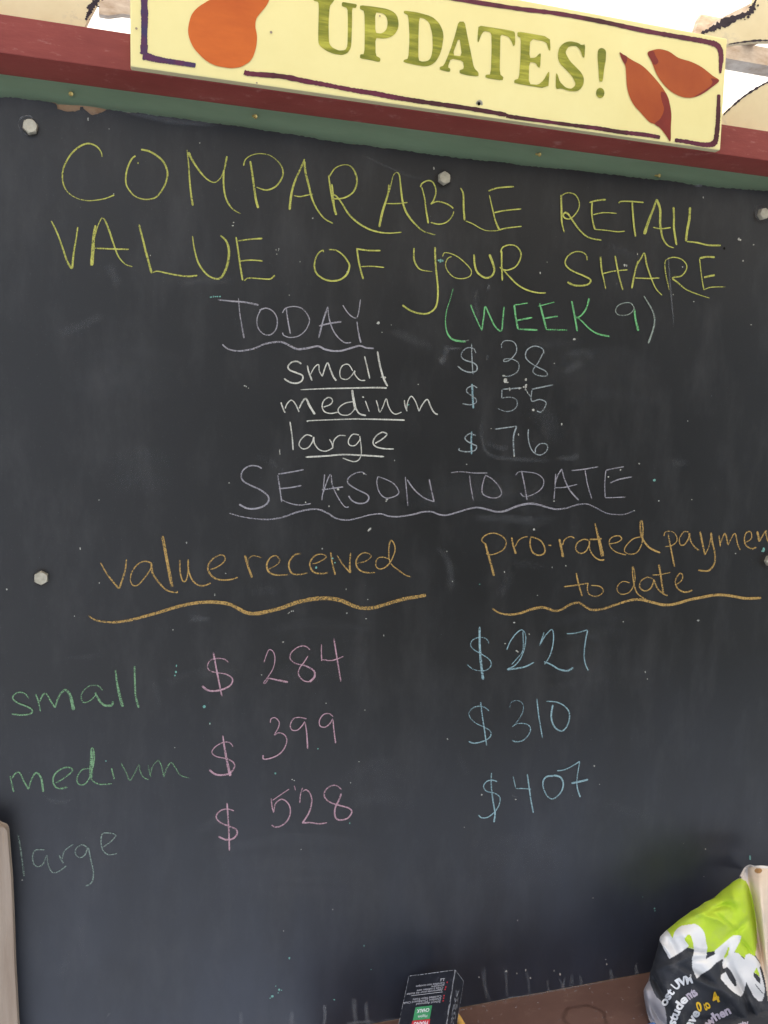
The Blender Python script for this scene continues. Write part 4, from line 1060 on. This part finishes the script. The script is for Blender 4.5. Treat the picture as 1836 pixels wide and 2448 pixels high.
for i in range(61):                      # rolled collar edge along the top
    t = i/60; 
    line = [(1335, 290), (1365, 230), (1400, 180), (1450, 155), (1510, 168), (1600, 165), (1700, 178), (1800, 190)]
    if i == 0: hem = catmull(line, 9)
for i, (u, v) in enumerate(hem):
    c = spos(u, max(v, 153)); c = at(SX+u/SK, SY+v/SK, c.y)
    for k in range(8): V.append(c+Vector((0, .0035*math.cos(k*.785), .0030*math.sin(k*.785))))
for i in range(len(hem)-1):
    for k in range(8): Fc.append([i*8+k, i*8+(k+1) % 8, i*8+8+(k+1) % 8, i*8+8+k])
M['hem'] = mottled('cotton_hem', (.74, .66, .58), (.80, .74, .68), 60, .85, .2, (1, 1, 1), .3, 900)
part('hem', V, Fc, M['hem'], shirt, smooth=True)
def arc_text(s, path, size, mtl, sx=.62, bold=.04, fit=None):
    vv, ff = text_mesh(s, bold); x0 = min(v.x for v in vv); x1 = max(v.x for v in vv)
    c = catmull(path, 12); ds = [0]
    for a, b in zip(c, c[1:]): ds.append(ds[-1]+math.hypot(b[0]-a[0], b[1]-a[1]))
    out = []
    for v in vv:
        d = (v.x-x0)/(x1-x0)*ds[-1]; k = 0
        while k < len(ds)-2 and ds[k+1] < d: k += 1
        t = (d-ds[k])/(ds[k+1]-ds[k]); a, b = c[k], c[k+1]
        dx, dy = b[0]-a[0], b[1]-a[1]; l = math.hypot(dx, dy); nx, ny = dy/l, -dx/l     # to the left of travel = up
        out.append(spos(a[0]+dx*t+nx*v.y*size, a[1]+dy*t+ny*v.y*size, .0016))
    part('printed_text', out, ff, M[mtl], shirt)
arc_text('ost', [(455, 1812), (478, 1760), (515, 1700), (560, 1640)], 142, 'white')
arc_text('UVM', [(582, 1618), (625, 1572), (690, 1548), (775, 1528)], 140, 'white')
arc_text('stude', [(560, 2040), (600, 1925), (640, 1835), (690, 1765), (722, 1740)], 148, 'white')
arc_text('nts', [(732, 1728), (765, 1702), (800, 1688), (835, 1660)], 150, 'lilacprint')
arc_text('have', [(700, 2130), (765, 2040), (820, 1950), (860, 1880)], 150, 'white')
arc_text('0 to', [(835, 1872), (880, 1858), (930, 1850), (990, 1812)], 160, 'yellowprint', bold=.03)
arc_text('4', [(1025, 1775), (1100, 1738)], 170, 'yellowprint', bold=.04)
arc_text('when', [(960, 2060), (1050, 1975), (1140, 1930), (1228, 1885)], 148, 'lilacprint')
arc_text('they party', [(1100, 2260), (1200, 2140), (1320, 2070), (1440, 2040)], 120, 'lilacprint')
